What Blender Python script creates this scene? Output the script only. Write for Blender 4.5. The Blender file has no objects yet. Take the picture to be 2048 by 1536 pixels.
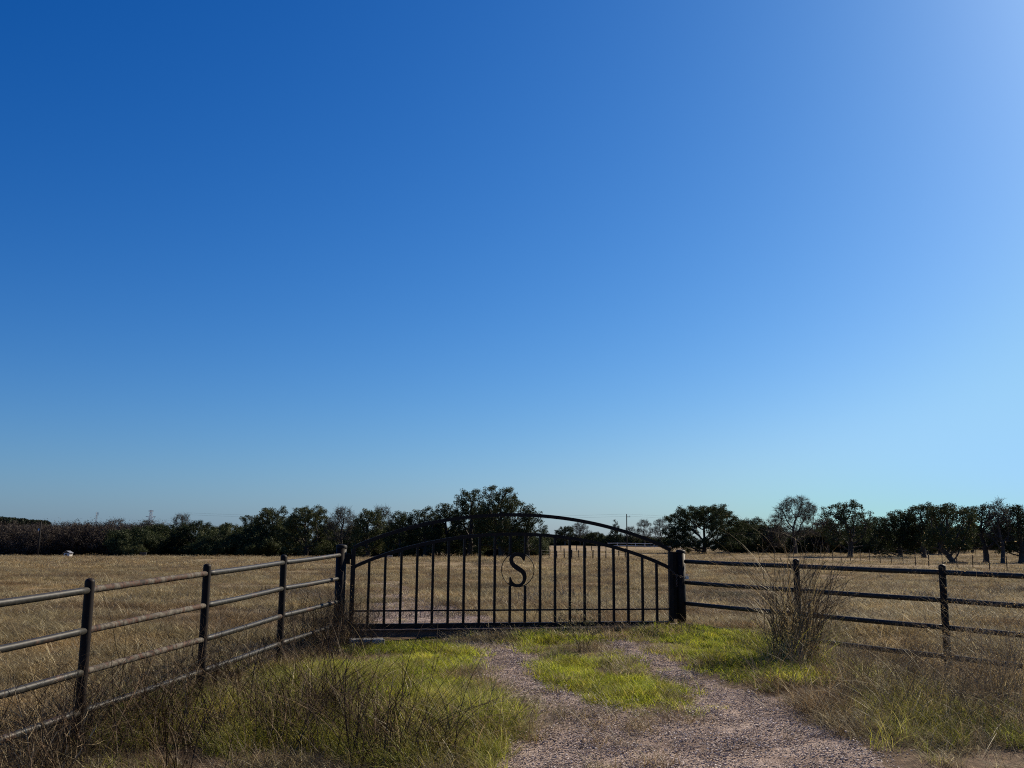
import bpy, math, random
import numpy as np
from mathutils import Matrix, Vector

# ------------------------------------------------------------------ camera, world, sun
scene = bpy.context.scene
col = scene.collection
F = 1950.0                                   # focal length in pixels of the 2048 px wide photograph
PITCH, ROLL = math.radians(9.38), math.radians(0.5)
EYE = np.array([0.0, 0.0, 1.55])
SUN_AZ, SUN_EL = math.radians(50), math.radians(36)      # azimuth measured from +Y towards +X

cam_d = bpy.data.cameras.new("camera")
cam_d.sensor_width = 36.0
cam_d.lens = 36.0 * F / 2048
cam_d.clip_start = 0.1
cam_d.clip_end = 9000
cam = bpy.data.objects.new("camera", cam_d)
col.objects.link(cam)
CM = Matrix.Rotation(math.pi / 2 + PITCH, 4, 'X') @ Matrix.Rotation(ROLL, 4, 'Z')
CM.translation = Vector(EYE)
cam.matrix_world = CM
scene.camera = cam
M3 = np.array(CM.to_3x3())

def ray(px, py):
    return M3 @ np.array([(px - 1024) / F, -(py - 768) / F, -1.0])
def at(px, py, Y):
    d = ray(px, py)
    return EYE + d * (Y / d[1])

world = bpy.data.worlds.new("World")
scene.world = world
world.use_nodes = True
wt = world.node_tree
wt.nodes.clear()
w_out = wt.nodes.new("ShaderNodeOutputWorld")
w_bg = wt.nodes.new("ShaderNodeBackground")
w_sky = wt.nodes.new("ShaderNodeTexSky")
w_sky.sky_type = 'NISHITA'
w_sky.sun_disc = False
w_sky.sun_elevation = SUN_EL
w_sky.sun_rotation = SUN_AZ
w_sky.air_density = 1.0
w_sky.dust_density = 1.0
w_sky.ozone_density = 1.0
w_bg.inputs[1].default_value = 0.0707
# the camera's response to a clear sky: one power curve per channel
w_sep = wt.nodes.new("ShaderNodeSeparateColor")
w_com = wt.nodes.new("ShaderNodeCombineColor")
wt.links.new(w_sky.outputs[0], w_sep.inputs[0])
w_geo = wt.nodes.new("ShaderNodeTexCoord"); w_sxyz = wt.nodes.new("ShaderNodeSeparateXYZ")
wt.links.new(w_geo.outputs['Generated'], w_sxyz.inputs[0])
w_h = wt.nodes.new("ShaderNodeMath"); w_h.operation = 'MULTIPLY'; w_h.inputs[1].default_value = -1 / 0.08
w_a = wt.nodes.new("ShaderNodeMath"); w_a.operation = 'ABSOLUTE'
w_e = wt.nodes.new("ShaderNodeMath"); w_e.operation = 'EXPONENT'
wt.links.new(w_sxyz.outputs[2], w_a.inputs[0]); wt.links.new(w_a.outputs[0], w_h.inputs[0]); wt.links.new(w_h.outputs[0], w_e.inputs[0])
for ch, (g, b) in enumerate(((1.81, -0.63), (1.34, -0.32), (1.01, 0.02))):
    m0 = wt.nodes.new("ShaderNodeMath"); m0.operation = 'MULTIPLY'; m0.inputs[1].default_value = 0.1
    m1 = wt.nodes.new("ShaderNodeMath"); m1.operation = 'POWER'; m1.inputs[1].default_value = g
    m2 = wt.nodes.new("ShaderNodeMath"); m2.operation = 'MULTIPLY'; m2.inputs[1].default_value = 10 * math.exp(b)
    wt.links.new(w_sep.outputs[ch], m0.inputs[0])
    wt.links.new(m0.outputs[0], m1.inputs[0])
    wt.links.new(m1.outputs[0], m2.inputs[0])
    m3 = wt.nodes.new("ShaderNodeMath"); m3.operation = 'SMOOTH_MIN'; m3.inputs[1].default_value = (3.3, 6.3, 9.3)[ch]; m3.inputs[2].default_value = (1.5, 1.5, 1.0)[ch]
    wt.links.new(m2.outputs[0], m3.inputs[0])
    m4 = wt.nodes.new("ShaderNodeMath"); m4.operation = 'MULTIPLY_ADD'; m4.inputs[1].default_value = (1.15, 1.0, 0.95)[ch]
    wt.links.new(w_e.outputs[0], m4.inputs[0]); wt.links.new(m3.outputs[0], m4.inputs[2])
    m5 = wt.nodes.new("ShaderNodeMath"); m5.operation = 'SUBTRACT'; m5.inputs[1].default_value = (0.09, 0.05, 0.0)[ch]
    wt.links.new(m4.outputs[0], m5.inputs[0])
    wt.links.new(m5.outputs[0], w_com.inputs[ch])
wt.links.new(w_com.outputs[0], w_bg.inputs[0])
wt.links.new(w_bg.outputs[0], w_out.inputs[0])

sun_d = bpy.data.lights.new("sun", 'SUN')
sun_d.energy = 5.0
sun_d.angle = math.radians(0.5)
sun_d.color = (1.0, 0.88, 0.70)
sun = bpy.data.objects.new("sun", sun_d)
col.objects.link(sun)
sdir = Vector((math.sin(SUN_AZ) * math.cos(SUN_EL), math.cos(SUN_AZ) * math.cos(SUN_EL), math.sin(SUN_EL)))
sun.rotation_euler = sdir.to_track_quat('Z', 'Y').to_euler()

scene.view_settings.view_transform = 'Standard'
scene.view_settings.look = 'None'
scene.view_settings.exposure = 0.5
scene.view_settings.gamma = 1.0
scene.cycles.use_denoising = False
scene.cycles.pixel_filter_type = 'BLACKMAN_HARRIS'
scene.cycles.filter_width = 1.1
scene.cycles.max_bounces = 5
scene.cycles.transparent_max_bounces = 4

# ------------------------------------------------------------------ helpers
rng = np.random.default_rng(7)

def tag(o, label=None, cat=None, group=None, kind=None):
    if label: o["label"] = label
    if cat: o["category"] = cat
    if group: o["group"] = group
    if kind: o["kind"] = kind
    return o

def empty(name, loc, rz=0.0):
    o = bpy.data.objects.new(name, None)
    o.empty_display_size = 0.2
    o.location = loc
    o.rotation_euler = (0, 0, rz)
    col.objects.link(o)
    return o

def mesh_from(name, V, F4=None, F3=None, smooth=False, attrs=None):
    """numpy arrays to a mesh; F4 quads, F3 triangles"""
    me = bpy.data.meshes.new(name)
    V = np.asarray(V, dtype=np.float32).reshape(-1, 3)
    F4 = np.zeros((0, 4), int) if F4 is None or len(F4) == 0 else np.asarray(F4, int).reshape(-1, 4)
    F3 = np.zeros((0, 3), int) if F3 is None or len(F3) == 0 else np.asarray(F3, int).reshape(-1, 3)
    nl = F4.size + F3.size
    nf = len(F4) + len(F3)
    me.vertices.add(len(V)); me.vertices.foreach_set('co', V.ravel())
    me.loops.add(nl); me.polygons.add(nf)
    me.loops.foreach_set('vertex_index', np.concatenate([F4.ravel(), F3.ravel()]).astype(np.int32))
    st = np.concatenate([np.arange(len(F4)) * 4, F4.size + np.arange(len(F3)) * 3]).astype(np.int32)
    me.polygons.foreach_set('loop_start', st)
    me.polygons.foreach_set('use_smooth', np.full(nf, smooth))
    for k, a in (attrs or {}).items():
        at_ = me.attributes.new(k, 'FLOAT', 'POINT')
        at_.data.foreach_set('value', np.asarray(a, dtype=np.float32))
    me.update(calc_edges=True)
    return me

def link(name, me, mat, parent=None, loc=None):
    o = bpy.data.objects.new(name, me)
    if mat: me.materials.append(mat)
    col.objects.link(o)
    if parent: o.parent = parent
    if loc is not None: o.location = loc
    return o

class MB:
    """collects boxes, tubes and prisms of one part"""
    def __init__(s): s.v = []; s.f = []
    def add(s, vs, fs):
        n = len(s.v); s.v += [tuple(map(float, p)) for p in vs]; s.f += [tuple(i + n for i in f) for f in fs]
    def box(s, c, d, rz=0.0, taper=1.0):
        cx, cy, cz = c; hx, hy, hz = d[0] / 2, d[1] / 2, d[2] / 2
        vs = []
        for z in (-1, 1):
            t = taper if z > 0 else 1
            for x, y in ((-1, -1), (1, -1), (1, 1), (-1, 1)):
                X, Y = x * hx * t, y * hy * t
                vs.append((cx + X * math.cos(rz) - Y * math.sin(rz), cy + X * math.sin(rz) + Y * math.cos(rz), cz + z * hz))
        s.add(vs, [(3, 2, 1, 0), (4, 5, 6, 7), (0, 1, 5, 4), (1, 2, 6, 5), (2, 3, 7, 6), (3, 0, 4, 7)])
    def tube(s, pts, rad, n=12, cap=True, up=(0, 0, 1), square=False):
        pts = [Vector(p) for p in pts]
        if not hasattr(rad, '__len__'): rad = [rad] * len(pts)
        rings = []
        for i, p in enumerate(pts):
            t = (pts[min(i + 1, len(pts) - 1)] - pts[max(i - 1, 0)]).normalized()
            u = Vector(up)
            if abs(t.dot(u)) > 0.95: u = Vector((0, 1, 0))
            a = t.cross(u).normalized(); b = a.cross(t).normalized()
            if square:
                rings.append([p + (a * x + b * y) * rad[i] for x, y in ((-1, -1), (1, -1), (1, 1), (-1, 1))])
            else:
                rings.append([p + (a * math.cos(2 * math.pi * k / n) + b * math.sin(2 * math.pi * k / n)) * rad[i] for k in range(n)])
        m = 4 if square else n
        vs = [v for r in rings for v in r]
        fs = [(i * m + k, i * m + (k + 1) % m, (i + 1) * m + (k + 1) % m, (i + 1) * m + k) for i in range(len(pts) - 1) for k in range(m)]
        if cap:
            fs.append(tuple(range(m))[::-1]); fs.append(tuple((len(pts) - 1) * m + k for k in range(m)))
        s.add(vs, fs)
    def build(s, name, mat, parent=None, smooth=False, bevel=0.0):
        me = bpy.data.meshes.new(name)
        me.from_pydata(s.v, [], s.f)
        me.update()
        if smooth:
            for p in me.polygons: p.use_smooth = len(p.vertices) <= 4
        o = link(name, me, mat, parent)
        if bevel:
            b = o.modifiers.new('bevel', 'BEVEL'); b.width = bevel; b.segments = 2; b.limit_method = 'ANGLE'
        return o

# ------------------------------------------------------------------ materials
def new_mat(name):
    m = bpy.data.materials.new(name); m.use_nodes = True
    nt = m.node_tree; nt.nodes.clear()
    return m, nt, lambda t, **k: _node(nt, t, k)
def _node(nt, t, k):
    n = nt.nodes.new("ShaderNode" + t)
    for a, v in k.items(): setattr(n, a, v)
    return n
def ramp(nt, fac, stops):
    r = nt.nodes.new("ShaderNodeValToRGB")
    e = r.color_ramp.elements
    e[0].position, e[0].color = stops[0][0], (*stops[0][1], 1)
    e[1].position, e[1].color = stops[-1][0], (*stops[-1][1], 1)
    for p, c in stops[1:-1]:
        x = e.new(p); x.color = (*c, 1)
    nt.links.new(fac, r.inputs[0])
    return r.outputs[0]
def noise(nt, scale, detail=4, coord='Object', rough=0.6, vec=None):
    n = nt.nodes.new("ShaderNodeTexNoise")
    n.inputs['Scale'].default_value = scale; n.inputs['Detail'].default_value = detail; n.inputs['Roughness'].default_value = rough
    if vec is None:
        tc = nt.nodes.new("ShaderNodeTexCoord"); vec = tc.outputs[coord]
    nt.links.new(vec, n.inputs['Vector'])
    return n.outputs[0]
def mixc(nt, fac, a, b, mode='MIX'):
    m = nt.nodes.new("ShaderNodeMix"); m.data_type = 'RGBA'; m.blend_type = mode
    for s, v in ((0, fac), (6, a), (7, b)):
        if hasattr(v, 'links'): nt.links.new(v, m.inputs[s])
        elif s == 0: m.inputs[0].default_value = v
        else: m.inputs[s].default_value = (*v, 1)
    return m.outputs[2]
def bump(nt, h, strength, dist):
    b = nt.nodes.new("ShaderNodeBump"); b.inputs['Strength'].default_value = strength; b.inputs['Distance'].default_value = dist
    nt.links.new(h, b.inputs['Height'])
    return b.outputs[0]

def leaf_mat(name, stops, translucency=0.45, gloss=0.06, patch=None):
    """leaf or blade: diffuse + light coming through; colour varies by blade and by tuft"""
    m, nt, N = new_mat(name)
    a = N('Attribute', attribute_name='tint')
    oi = N('ObjectInfo')
    mx = N('Math', operation='MULTIPLY_ADD'); nt.links.new(oi.outputs['Random'], mx.inputs[0]); mx.inputs[1].default_value = 0.45
    sc_ = N('Math', operation='MULTIPLY'); nt.links.new(a.outputs['Fac'], sc_.inputs[0]); sc_.inputs[1].default_value = 0.55
    nt.links.new(sc_.outputs[0], mx.inputs[2])
    c = ramp(nt, mx.outputs[0], stops)
    if patch:      # stands of redder, greyer and paler grass across the ground
        g_ = N('NewGeometry')
        c = mixc(nt, 1.0, c, ramp(nt, noise(nt, patch, 5, vec=g_.outputs['Position']), [(0.34, (0.42, 0.45, 0.48)), (0.43, (0.80, 0.70, 0.64)), (0.52, (0.95, 1.0, 0.96)), (0.64, (1.25, 1.14, 0.95))]), 'MULTIPLY')
    d = N('BsdfDiffuse'); t = N('BsdfTranslucent'); g = N('BsdfGlossy'); g.inputs['Roughness'].default_value = 0.5
    g.inputs['Color'].default_value = (0.9, 0.9, 0.85, 1)
    nt.links.new(c, d.inputs[0]); nt.links.new(c, t.inputs[0])
    m1 = N('MixShader'); m1.inputs[0].default_value = translucency
    nt.links.new(d.outputs[0], m1.inputs[1]); nt.links.new(t.outputs[0], m1.inputs[2])
    m2 = N('MixShader'); m2.inputs[0].default_value = gloss
    nt.links.new(m1.outputs[0], m2.inputs[1]); nt.links.new(g.outputs[0], m2.inputs[2])
    o = N('OutputMaterial'); nt.links.new(m2.outputs[0], o.inputs[0])
    return m

def pbr(name, base, rough=0.6, metal=0.0, var=None, scale=8.0, bump_s=0.0, bump_d=0.01, spec=0.5):
    m, nt, N = new_mat(name)
    p = N('BsdfPrincipled'); o = N('OutputMaterial'); nt.links.new(p.outputs[0], o.inputs[0])
    p.inputs['Roughness'].default_value = rough; p.inputs['Metallic'].default_value = metal
    p.inputs['Specular IOR Level'].default_value = spec
    f = noise(nt, scale, 6)
    if var: nt.links.new(ramp(nt, f, [(0.35, base), (0.7, var)]), p.inputs['Base Color'])
    else: p.inputs['Base Color'].default_value = (*base, 1)
    if bump_s: nt.links.new(bump(nt, f, bump_s, bump_d), p.inputs['Normal'])
    return m

MAT = {}
MAT['grass_green'] = leaf_mat('fresh_grass', [(0.0, (0.09, 0.11, 0.010)), (0.4, (0.24, 0.28, 0.022)), (0.7, (0.46, 0.48, 0.05)), (1.0, (0.66, 0.56, 0.20))], 0.55, 0.02, 1.6)
MAT['grass_mixed'] = leaf_mat('mixed_grass', [(0.0, (0.08, 0.095, 0.014)), (0.35, (0.22, 0.24, 0.03)), (0.7, (0.40, 0.38, 0.08)), (1.0, (0.68, 0.58, 0.29))], 0.5, 0.02, 1.3)
MAT['grass_dry'] = leaf_mat('dry_grass', [(0.0, (0.055, 0.038, 0.022)), (0.35, (0.17, 0.125, 0.066)), (0.7, (0.35, 0.275, 0.155)), (1.0, (0.78, 0.68, 0.46))], 0.45, 0.03, 0.25)
MAT['stalk'] = leaf_mat('dead_stalk', [(0.0, (0.022, 0.014, 0.009)), (0.55, (0.058, 0.037, 0.022)), (0.8, (0.15, 0.10, 0.058)), (1.0, (0.55, 0.43, 0.25))], 0.02, 0.01)
MAT['twig'] = leaf_mat('grey_twig', [(0.0, (0.05, 0.04, 0.032)), (0.6, (0.12, 0.10, 0.08)), (1.0, (0.26, 0.23, 0.18))], 0.1, 0.015)
MAT['straw_stem'] = leaf_mat('straw_stem', [(0.0, (0.09, 0.065, 0.038)), (0.5, (0.27, 0.20, 0.115)), (1.0, (0.62, 0.50, 0.31))], 0.3, 0.02)
MAT['brush'] = leaf_mat('brushwood', [(0.0, (0.022, 0.017, 0.014)), (0.7, (0.06, 0.047, 0.038)), (1.0, (0.12, 0.095, 0.075))], 0.05, 0.01)
MAT['oak_leaf'] = leaf_mat('live_oak_leaf', [(0.0, (0.014, 0.022, 0.008)), (0.5, (0.034, 0.046, 0.015)), (1.0, (0.085, 0.090, 0.032))], 0.16, 0.015)
MAT['brown_leaf'] = leaf_mat('brown_leaf', [(0.0, (0.035, 0.022, 0.015)), (1.0, (0.09, 0.055, 0.032))], 0.25, 0.04)
MAT['cedar_leaf'] = leaf_mat('cedar_leaf', [(0.0, (0.009, 0.015, 0.007)), (1.0, (0.028, 0.038, 0.017))], 0.12, 0.015)
MAT['weed_leaf'] = leaf_mat('weed_leaf', [(0.0, (0.035, 0.035, 0.018)), (1.0, (0.13, 0.12, 0.06))], 0.3, 0.02)
MAT['bark'] = pbr('bark', (0.03, 0.024, 0.019), 0.9, 0, (0.075, 0.062, 0.05), 6, 0.5, 0.03)
MAT['pale_bark'] = pbr('pale_bark', (0.05, 0.041, 0.034), 0.9, 0, (0.10, 0.085, 0.072), 6, 0.5, 0.03)
MAT['black_paint'] = pbr('black_gate_paint', (0.010, 0.007, 0.006), 0.5, 0.0, (0.020, 0.012, 0.009), 14, 0.08, 0.002, 0.15)
MAT['post_paint'] = pbr('dark_post_paint', (0.008, 0.006, 0.005), 0.55, 0.0, (0.018, 0.011, 0.008), 9, 0.15, 0.003, 0.12)
MAT['concrete'] = pbr('concrete', (0.17, 0.17, 0.165), 0.85, 0, (0.30, 0.30, 0.285), 7, 0.3, 0.01)
MAT['rust'] = pbr('rusty_steel', (0.055, 0.035, 0.028), 0.8, 0.0, (0.12, 0.07, 0.05), 11, 0.3, 0.004)
MAT['galv'] = pbr('galvanised', (0.45, 0.46, 0.47), 0.4, 0.8, (0.6, 0.6, 0.6), 20)
MAT['white'] = pbr('white_paint', (0.50, 0.48, 0.45), 0.7, 0, (0.6, 0.58, 0.54), 3)
MAT['pale_steel'] = pbr('pale_panel_steel', (0.42, 0.39, 0.35), 0.6, 0, (0.55, 0.5, 0.46), 5)
MAT['dark'] = pbr('dark_plastic', (0.015, 0.015, 0.018), 0.6)
MAT['tin'] = pbr('tin_roof', (0.16, 0.165, 0.175), 0.5, 0.3, (0.3, 0.3, 0.3), 4)
MAT['pole_wood'] = pbr('pole_wood', (0.008, 0.006, 0.005), 0.95, 0, (0.018, 0.014, 0.011), 5)
MAT['stone'] = pbr('pale_gravel', (0.30, 0.235, 0.19), 0.85, 0, (0.46, 0.39, 0.33), 3)

def pipe_material():
    """weathered fence pipe: flat paint, rust showing through in patches"""
    m, nt, N = new_mat('weathered_pipe')
    p = N('BsdfPrincipled'); o = N('OutputMaterial'); nt.links.new(p.outputs[0], o.inputs[0])
    g = N('NewGeometry')
    n1 = noise(nt, 2.2, 5, vec=g.outputs['Position']); n2 = noise(nt, 26, 6, vec=g.outputs['Position'])
    base = ramp(nt, n2, [(0.3, (0.016, 0.0145, 0.012)), (0.55, (0.028, 0.0255, 0.021)), (0.8, (0.075, 0.070, 0.060))])
    rustc = ramp(nt, n2, [(0.35, (0.05, 0.026, 0.017)), (0.7, (0.12, 0.062, 0.038))])
    f = ramp(nt, n1, [(0.60, (0, 0, 0)), (0.68, (1, 1, 1))])
    nt.links.new(mixc(nt, f, base, rustc), p.inputs['Base Color'])
    p.inputs['Roughness'].default_value = 0.5
    p.inputs['Metallic'].default_value = 0.0; p.inputs['Specular IOR Level'].default_value = 0.22
    nt.links.new(bump(nt, n2, 0.35, 0.003), p.inputs['Normal'])
    return m
MAT['pipe'] = pipe_material()
def peeling_material():
    """the flaking length of pipe: scabs of pale paint over rust"""
    m, nt, N = new_mat('flaking_pipe')
    p = N('BsdfPrincipled'); o = N('OutputMaterial'); nt.links.new(p.outputs[0], o.inputs[0])
    g = N('NewGeometry')
    n1 = noise(nt, 7.5, 3, vec=g.outputs['Position']); n2 = noise(nt, 30, 5, vec=g.outputs['Position'])
    c = ramp(nt, n1, [(0.36, (0.015, 0.010, 0.008)), (0.42, (0.085, 0.035, 0.02)), (0.50, (0.05, 0.042, 0.032)), (0.60, (0.15, 0.13, 0.10)), (0.66, (0.07, 0.035, 0.02))])
    nt.links.new(mixc(nt, 0.25, c, ramp(nt, n2, [(0.3, (0.03, 0.025, 0.02)), (0.7, (0.12, 0.10, 0.08))])), p.inputs['Base Color'])
    p.inputs['Roughness'].default_value = 0.75; p.inputs['Specular IOR Level'].default_value = 0.15
    nt.links.new(bump(nt, n1, 0.9, 0.012), p.inputs['Normal'])
    return m
MAT['peel'] = peeling_material()

# ------------------------------------------------------------------ terrain
CTRL = [(0,1119,130),(140,1112,135),(300,1112,135),(450,1114,130),(600,1116,125),(800,1117,120),(1000,1116,120),(1080,1121,85),
        (1180,1121,85),(1150,1090,300),(1265,1094,300),(1360,1112,112),(1410,1108,140),(1500,1106,150),(1600,1109,140),
        (1700,1114,120),(1820,1114,118),(1915,1129,92),(2040,1129,92),(1950,1103,170),(2040,1103,170),(1700,1100,200),(1850,1102,190)]
cp = [tuple(at(*c)) for c in CTRL]
cp += [(x, y, 0.12) for x in (-30, -18, -6, 6, 18, 30) for y in (22, 34)]
cp += [(x, 55, -0.05) for x in (-30, -10, 10, 30)]
cp += [(-150, 400, 0.0), (0, 700, 1.5), (200, 600, 1.5), (-300, 200, -1.0), (300, 200, -0.5), (0, 3000, 1.5), (-2500, 2500, 1.5), (2500, 2500, 1.5)]
cp += [(x, y, -0.5) for x in (-60, 0, 60) for y in (-60, -200)]
cp = np.array(cp)
def hfield(x, y):
    x = np.asarray(x, float); y = np.asarray(y, float)
    near = -0.53 + 0.045 * np.clip(y, -12, 15.5) + 0.028 * np.clip(x, -3.5, 3)
    near -= 0.10 * np.clip((x - 3.0) / 3, 0, 1) * np.clip((16 - y) / 4, 0, 1)
    near += 0.02 * np.sin(1.7 * x + 0.6 * y) * np.sin(0.9 * y - 0.7 * x)
    d2 = (x[..., None] - cp[:, 0]) ** 2 + (y[..., None] - cp[:, 1]) ** 2
    r = np.hypot(x, y)[..., None]
    w = 1.0 / (d2 + (0.06 * r + 2) ** 2) ** 1.5
    far = (w * cp[:, 2]).sum(-1) / w.sum(-1)
    far = far + 0.05 * np.sin(x * 0.21 + 1) * np.sin(y * 0.17) + 0.035 * np.sin(x * 0.5 + y * 0.31)
    rr = np.hypot(x, y)
    t = np.clip((rr - 16) / 16, 0, 1); t = t * t * (3 - 2 * t)
    return near * (1 - t) + far * t
def hz(x, y): return float(hfield(np.array(x), np.array(y)))
def ground_at(px, py):
    """where the line of sight through a spot of the photograph meets the ground"""
    d = ray(px, py); lo = 3.0
    Ys = np.concatenate([np.arange(3, 40, 0.1), np.arange(40, 320, 1.0)])
    P = EYE + d[None, :] * (Ys / d[1])[:, None]
    below = np.nonzero(P[:, 2] < hfield(P[:, 0], P[:, 1]))[0]
    i = below[0] if len(below) else len(Ys) - 1
    return P[i, :2]
def poly_world(pts): return np.array([ground_at(*p) for p in pts])
def inside(poly, x, y):
    c = np.zeros(x.shape, bool); n = len(poly); j = n - 1
    for i in range(n):
        xi, yi = poly[i]; xj, yj = poly[j]
        c ^= ((yi > y) != (yj > y)) & (x < (xj - xi) * (y - yi) / (yj - yi + 1e-12) + xi)
        j = i
    return c

GRAVEL = [poly_world(p) for p in (
    [(880,1305),(905,1285),(1015,1288),(1075,1318),(1105,1350),(1150,1378),(1230,1405),(1330,1442),(1240,1530),(1150,1530),(1095,1490),(1050,1430),(1010,1375),(950,1330)],
    [(1170,1275),(1245,1270),(1295,1300),(1345,1322),(1390,1352),(1480,1385),(1570,1400),(1610,1440),(1690,1480),(1770,1530),(1150,1530),(1300,1450),(1370,1420),(1330,1370),(1275,1345),(1235,1315),(1200,1290)],
    [(735,1243),(755,1200),(790,1182),(835,1178),(885,1195),(935,1218),(1000,1240),(990,1262),(720,1262)],
    [(735,1200),(730,1165),(760,1150),(800,1160),(830,1180)],
    [(1000,1490),(1690,1490),(1765,1533),(1000,1533)])]
# the drive goes on behind the photographer
GRAVEL.append(np.array([GRAVEL[4][2], GRAVEL[4][3], (0.6, -3), (3.0, -3)]))
GREEN = [poly_world(p) for p in (
    [(735,1300),(760,1284),(830,1270),(900,1270),(925,1300),(905,1350),(800,1335),(725,1318)],
    [(560,1350),(640,1335),(860,1345),(930,1385),(860,1420),(700,1425),(580,1400)],
    [(1025,1268),(1090,1262),(1145,1268),(1175,1290),(1120,1305),(1045,1292)],
    [(1105,1338),(1135,1316),(1185,1308),(1215,1326),(1262,1358),(1325,1382),(1340,1412),(1300,1430),(1250,1415),(1200,1380),(1115,1360)],
    [(1260,1270),(1335,1260),(1480,1264),(1560,1300),(1620,1340),(1600,1378),(1490,1352),(1420,1326),(1340,1296)])]
MIXED = [poly_world(p) for p in (
    [(220,1440),(500,1350),(700,1345),(860,1350),(940,1400),(1010,1460),(1075,1533),(300,1533)],
    [(1500,1290),(1640,1330),(1760,1370),(1900,1400),(2046,1420),(2046,1530),(1900,1530),(1750,1460),(1620,1420),(1500,1380)])]
def dens(polys, x, y, jitter=0.12):
    xx = x + rng.normal(0, jitter, x.shape); yy = y + rng.normal(0, jitter, y.shape)
    c = np.zeros(x.shape, bool)
    for p in polys: c |= inside(p, xx, yy)
    return c

def ground_sheet():
    # polar sheet around the photographer, fine near and coarse far
    rad = np.concatenate([[0.0], np.geomspace(1.0, 30, 150), np.geomspace(30.3, 1150, 140)])
    fine = np.radians(np.arange(-36, 36, 0.25)); coarse = np.radians(np.arange(36, 324, 4))
    ang = np.concatenate([fine, coarse])
    R_, A_ = np.meshgrid(rad, ang, indexing='ij')
    X = R_ * np.sin(A_); Y = R_ * np.cos(A_)
    Z = hfield(X, Y)
    nr, na = X.shape
    i = np.arange(nr - 1)[:, None]; j = np.arange(na)[None, :]
    q = np.stack([i * na + j, i * na + (j + 1) % na, (i + 1) * na + (j + 1) % na, (i + 1) * na + j], -1).reshape(-1, 4)[:, ::-1]
    g = np.zeros(X.shape)
    near = (R_ < 40)
    acc = np.zeros(near.sum())
    for _ in range(10): acc += dens(GRAVEL, X[near], Y[near], 0.10)
    g[near] = acc / 10
    gr = np.zeros(X.shape); acc = np.zeros(near.sum())
    for _ in range(6): acc += dens(GREEN + MIXED, X[near], Y[near], 0.15)
    gr[near] = acc / 6
    fence_side = (X > -3.9 + 0.0 * Y) & (X < 6.5 - 0.0 * Y) & (Y < 15.2) & (Y > -6) & (X > -4.9 + 0.155 * Y)
    gr = np.maximum(gr, fence_side * 0.85)
    return mesh_from('ground', np.stack([X, Y, Z], -1), q, smooth=True, attrs={'gravel': g.ravel(), 'green': gr.ravel()})

def ground_material():
    m, nt, N = new_mat('pasture_ground')
    p = N('BsdfPrincipled'); o = N('OutputMaterial'); nt.links.new(p.outputs[0], o.inputs[0])
    p.inputs['Roughness'].default_value = 0.95; p.inputs['Specular IOR Level'].default_value = 0.15
    g = N('NewGeometry'); pos = g.outputs['Position']
    sx = N('Mapping'); nt.links.new(pos, sx.inputs[0]); sx.inputs['Scale'].default_value = (1, 0.35, 1)
    big = noise(nt, 0.16, 6, vec=sx.outputs[0]); mid = noise(nt, 1.1, 6, vec=pos); fine = noise(nt, 12, 6, vec=pos)
    field = ramp(nt, mid, [(0.30, (0.12, 0.086, 0.048)), (0.5, (0.215, 0.162, 0.092)), (0.7, (0.33, 0.26, 0.155))])
    patch = ramp(nt, big, [(0.36, (0.55, 0.56, 0.55)), (0.46, (0.85, 0.76, 0.70)), (0.55, (1, 1, 1)), (0.66, (1.2, 1.05, 0.85))])
    field = mixc(nt, 1.0, field, patch, 'MULTIPLY')
    vor = N('TexVoronoi'); vor.inputs['Scale'].default_value = 90; nt.links.new(pos, vor.inputs['Vector'])
    stones = ramp(nt, vor.outputs['Color'], [(0.2, (0.19, 0.14, 0.108)), (0.5, (0.32, 0.245, 0.195)), (0.85, (0.48, 0.385, 0.32))])
    dirt = ramp(nt, mid, [(0.38, (0.16, 0.10, 0.075)), (0.50, (0.85, 0.8, 0.78)), (0.65, (1, 1, 1))])
    stones = mixc(nt, 0.75, stones, dirt, 'MULTIPLY')
    soil = ramp(nt, fine, [(0.35, (0.06, 0.038, 0.024)), (0.65, (0.17, 0.115, 0.075))])
    a = N('Attribute', attribute_name='gravel'); b = N('Attribute', attribute_name='green')
    c1 = mixc(nt, b.outputs['Fac'], field, soil)
    ad = N('Math', operation='ADD'); nt.links.new(a.outputs['Fac'], ad.inputs[0])
    s2 = N('Math', operation='MULTIPLY_ADD'); nt.links.new(fine, s2.inputs[0]); s2.inputs[1].default_value = 0.8; s2.inputs[2].default_value = -0.4
    nt.links.new(s2.outputs[0], ad.inputs[1])
    gm = ramp(nt, ad.outputs[0], [(0.3, (0, 0, 0)), (0.6, (1, 1, 1))])
    nt.links.new(mixc(nt, gm, c1, stones), p.inputs['Base Color'])
    h = N('Math', operation='ADD'); nt.links.new(fine, h.inputs[0]); nt.links.new(vor.outputs['Distance'], h.inputs[1])
    nt.links.new(bump(nt, h.outputs[0], 0.7, 0.012), p.inputs['Normal'])
    return m
MAT['ground'] = ground_material()
tag(link('ground', ground_sheet(), MAT['ground']), kind='structure')

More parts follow.
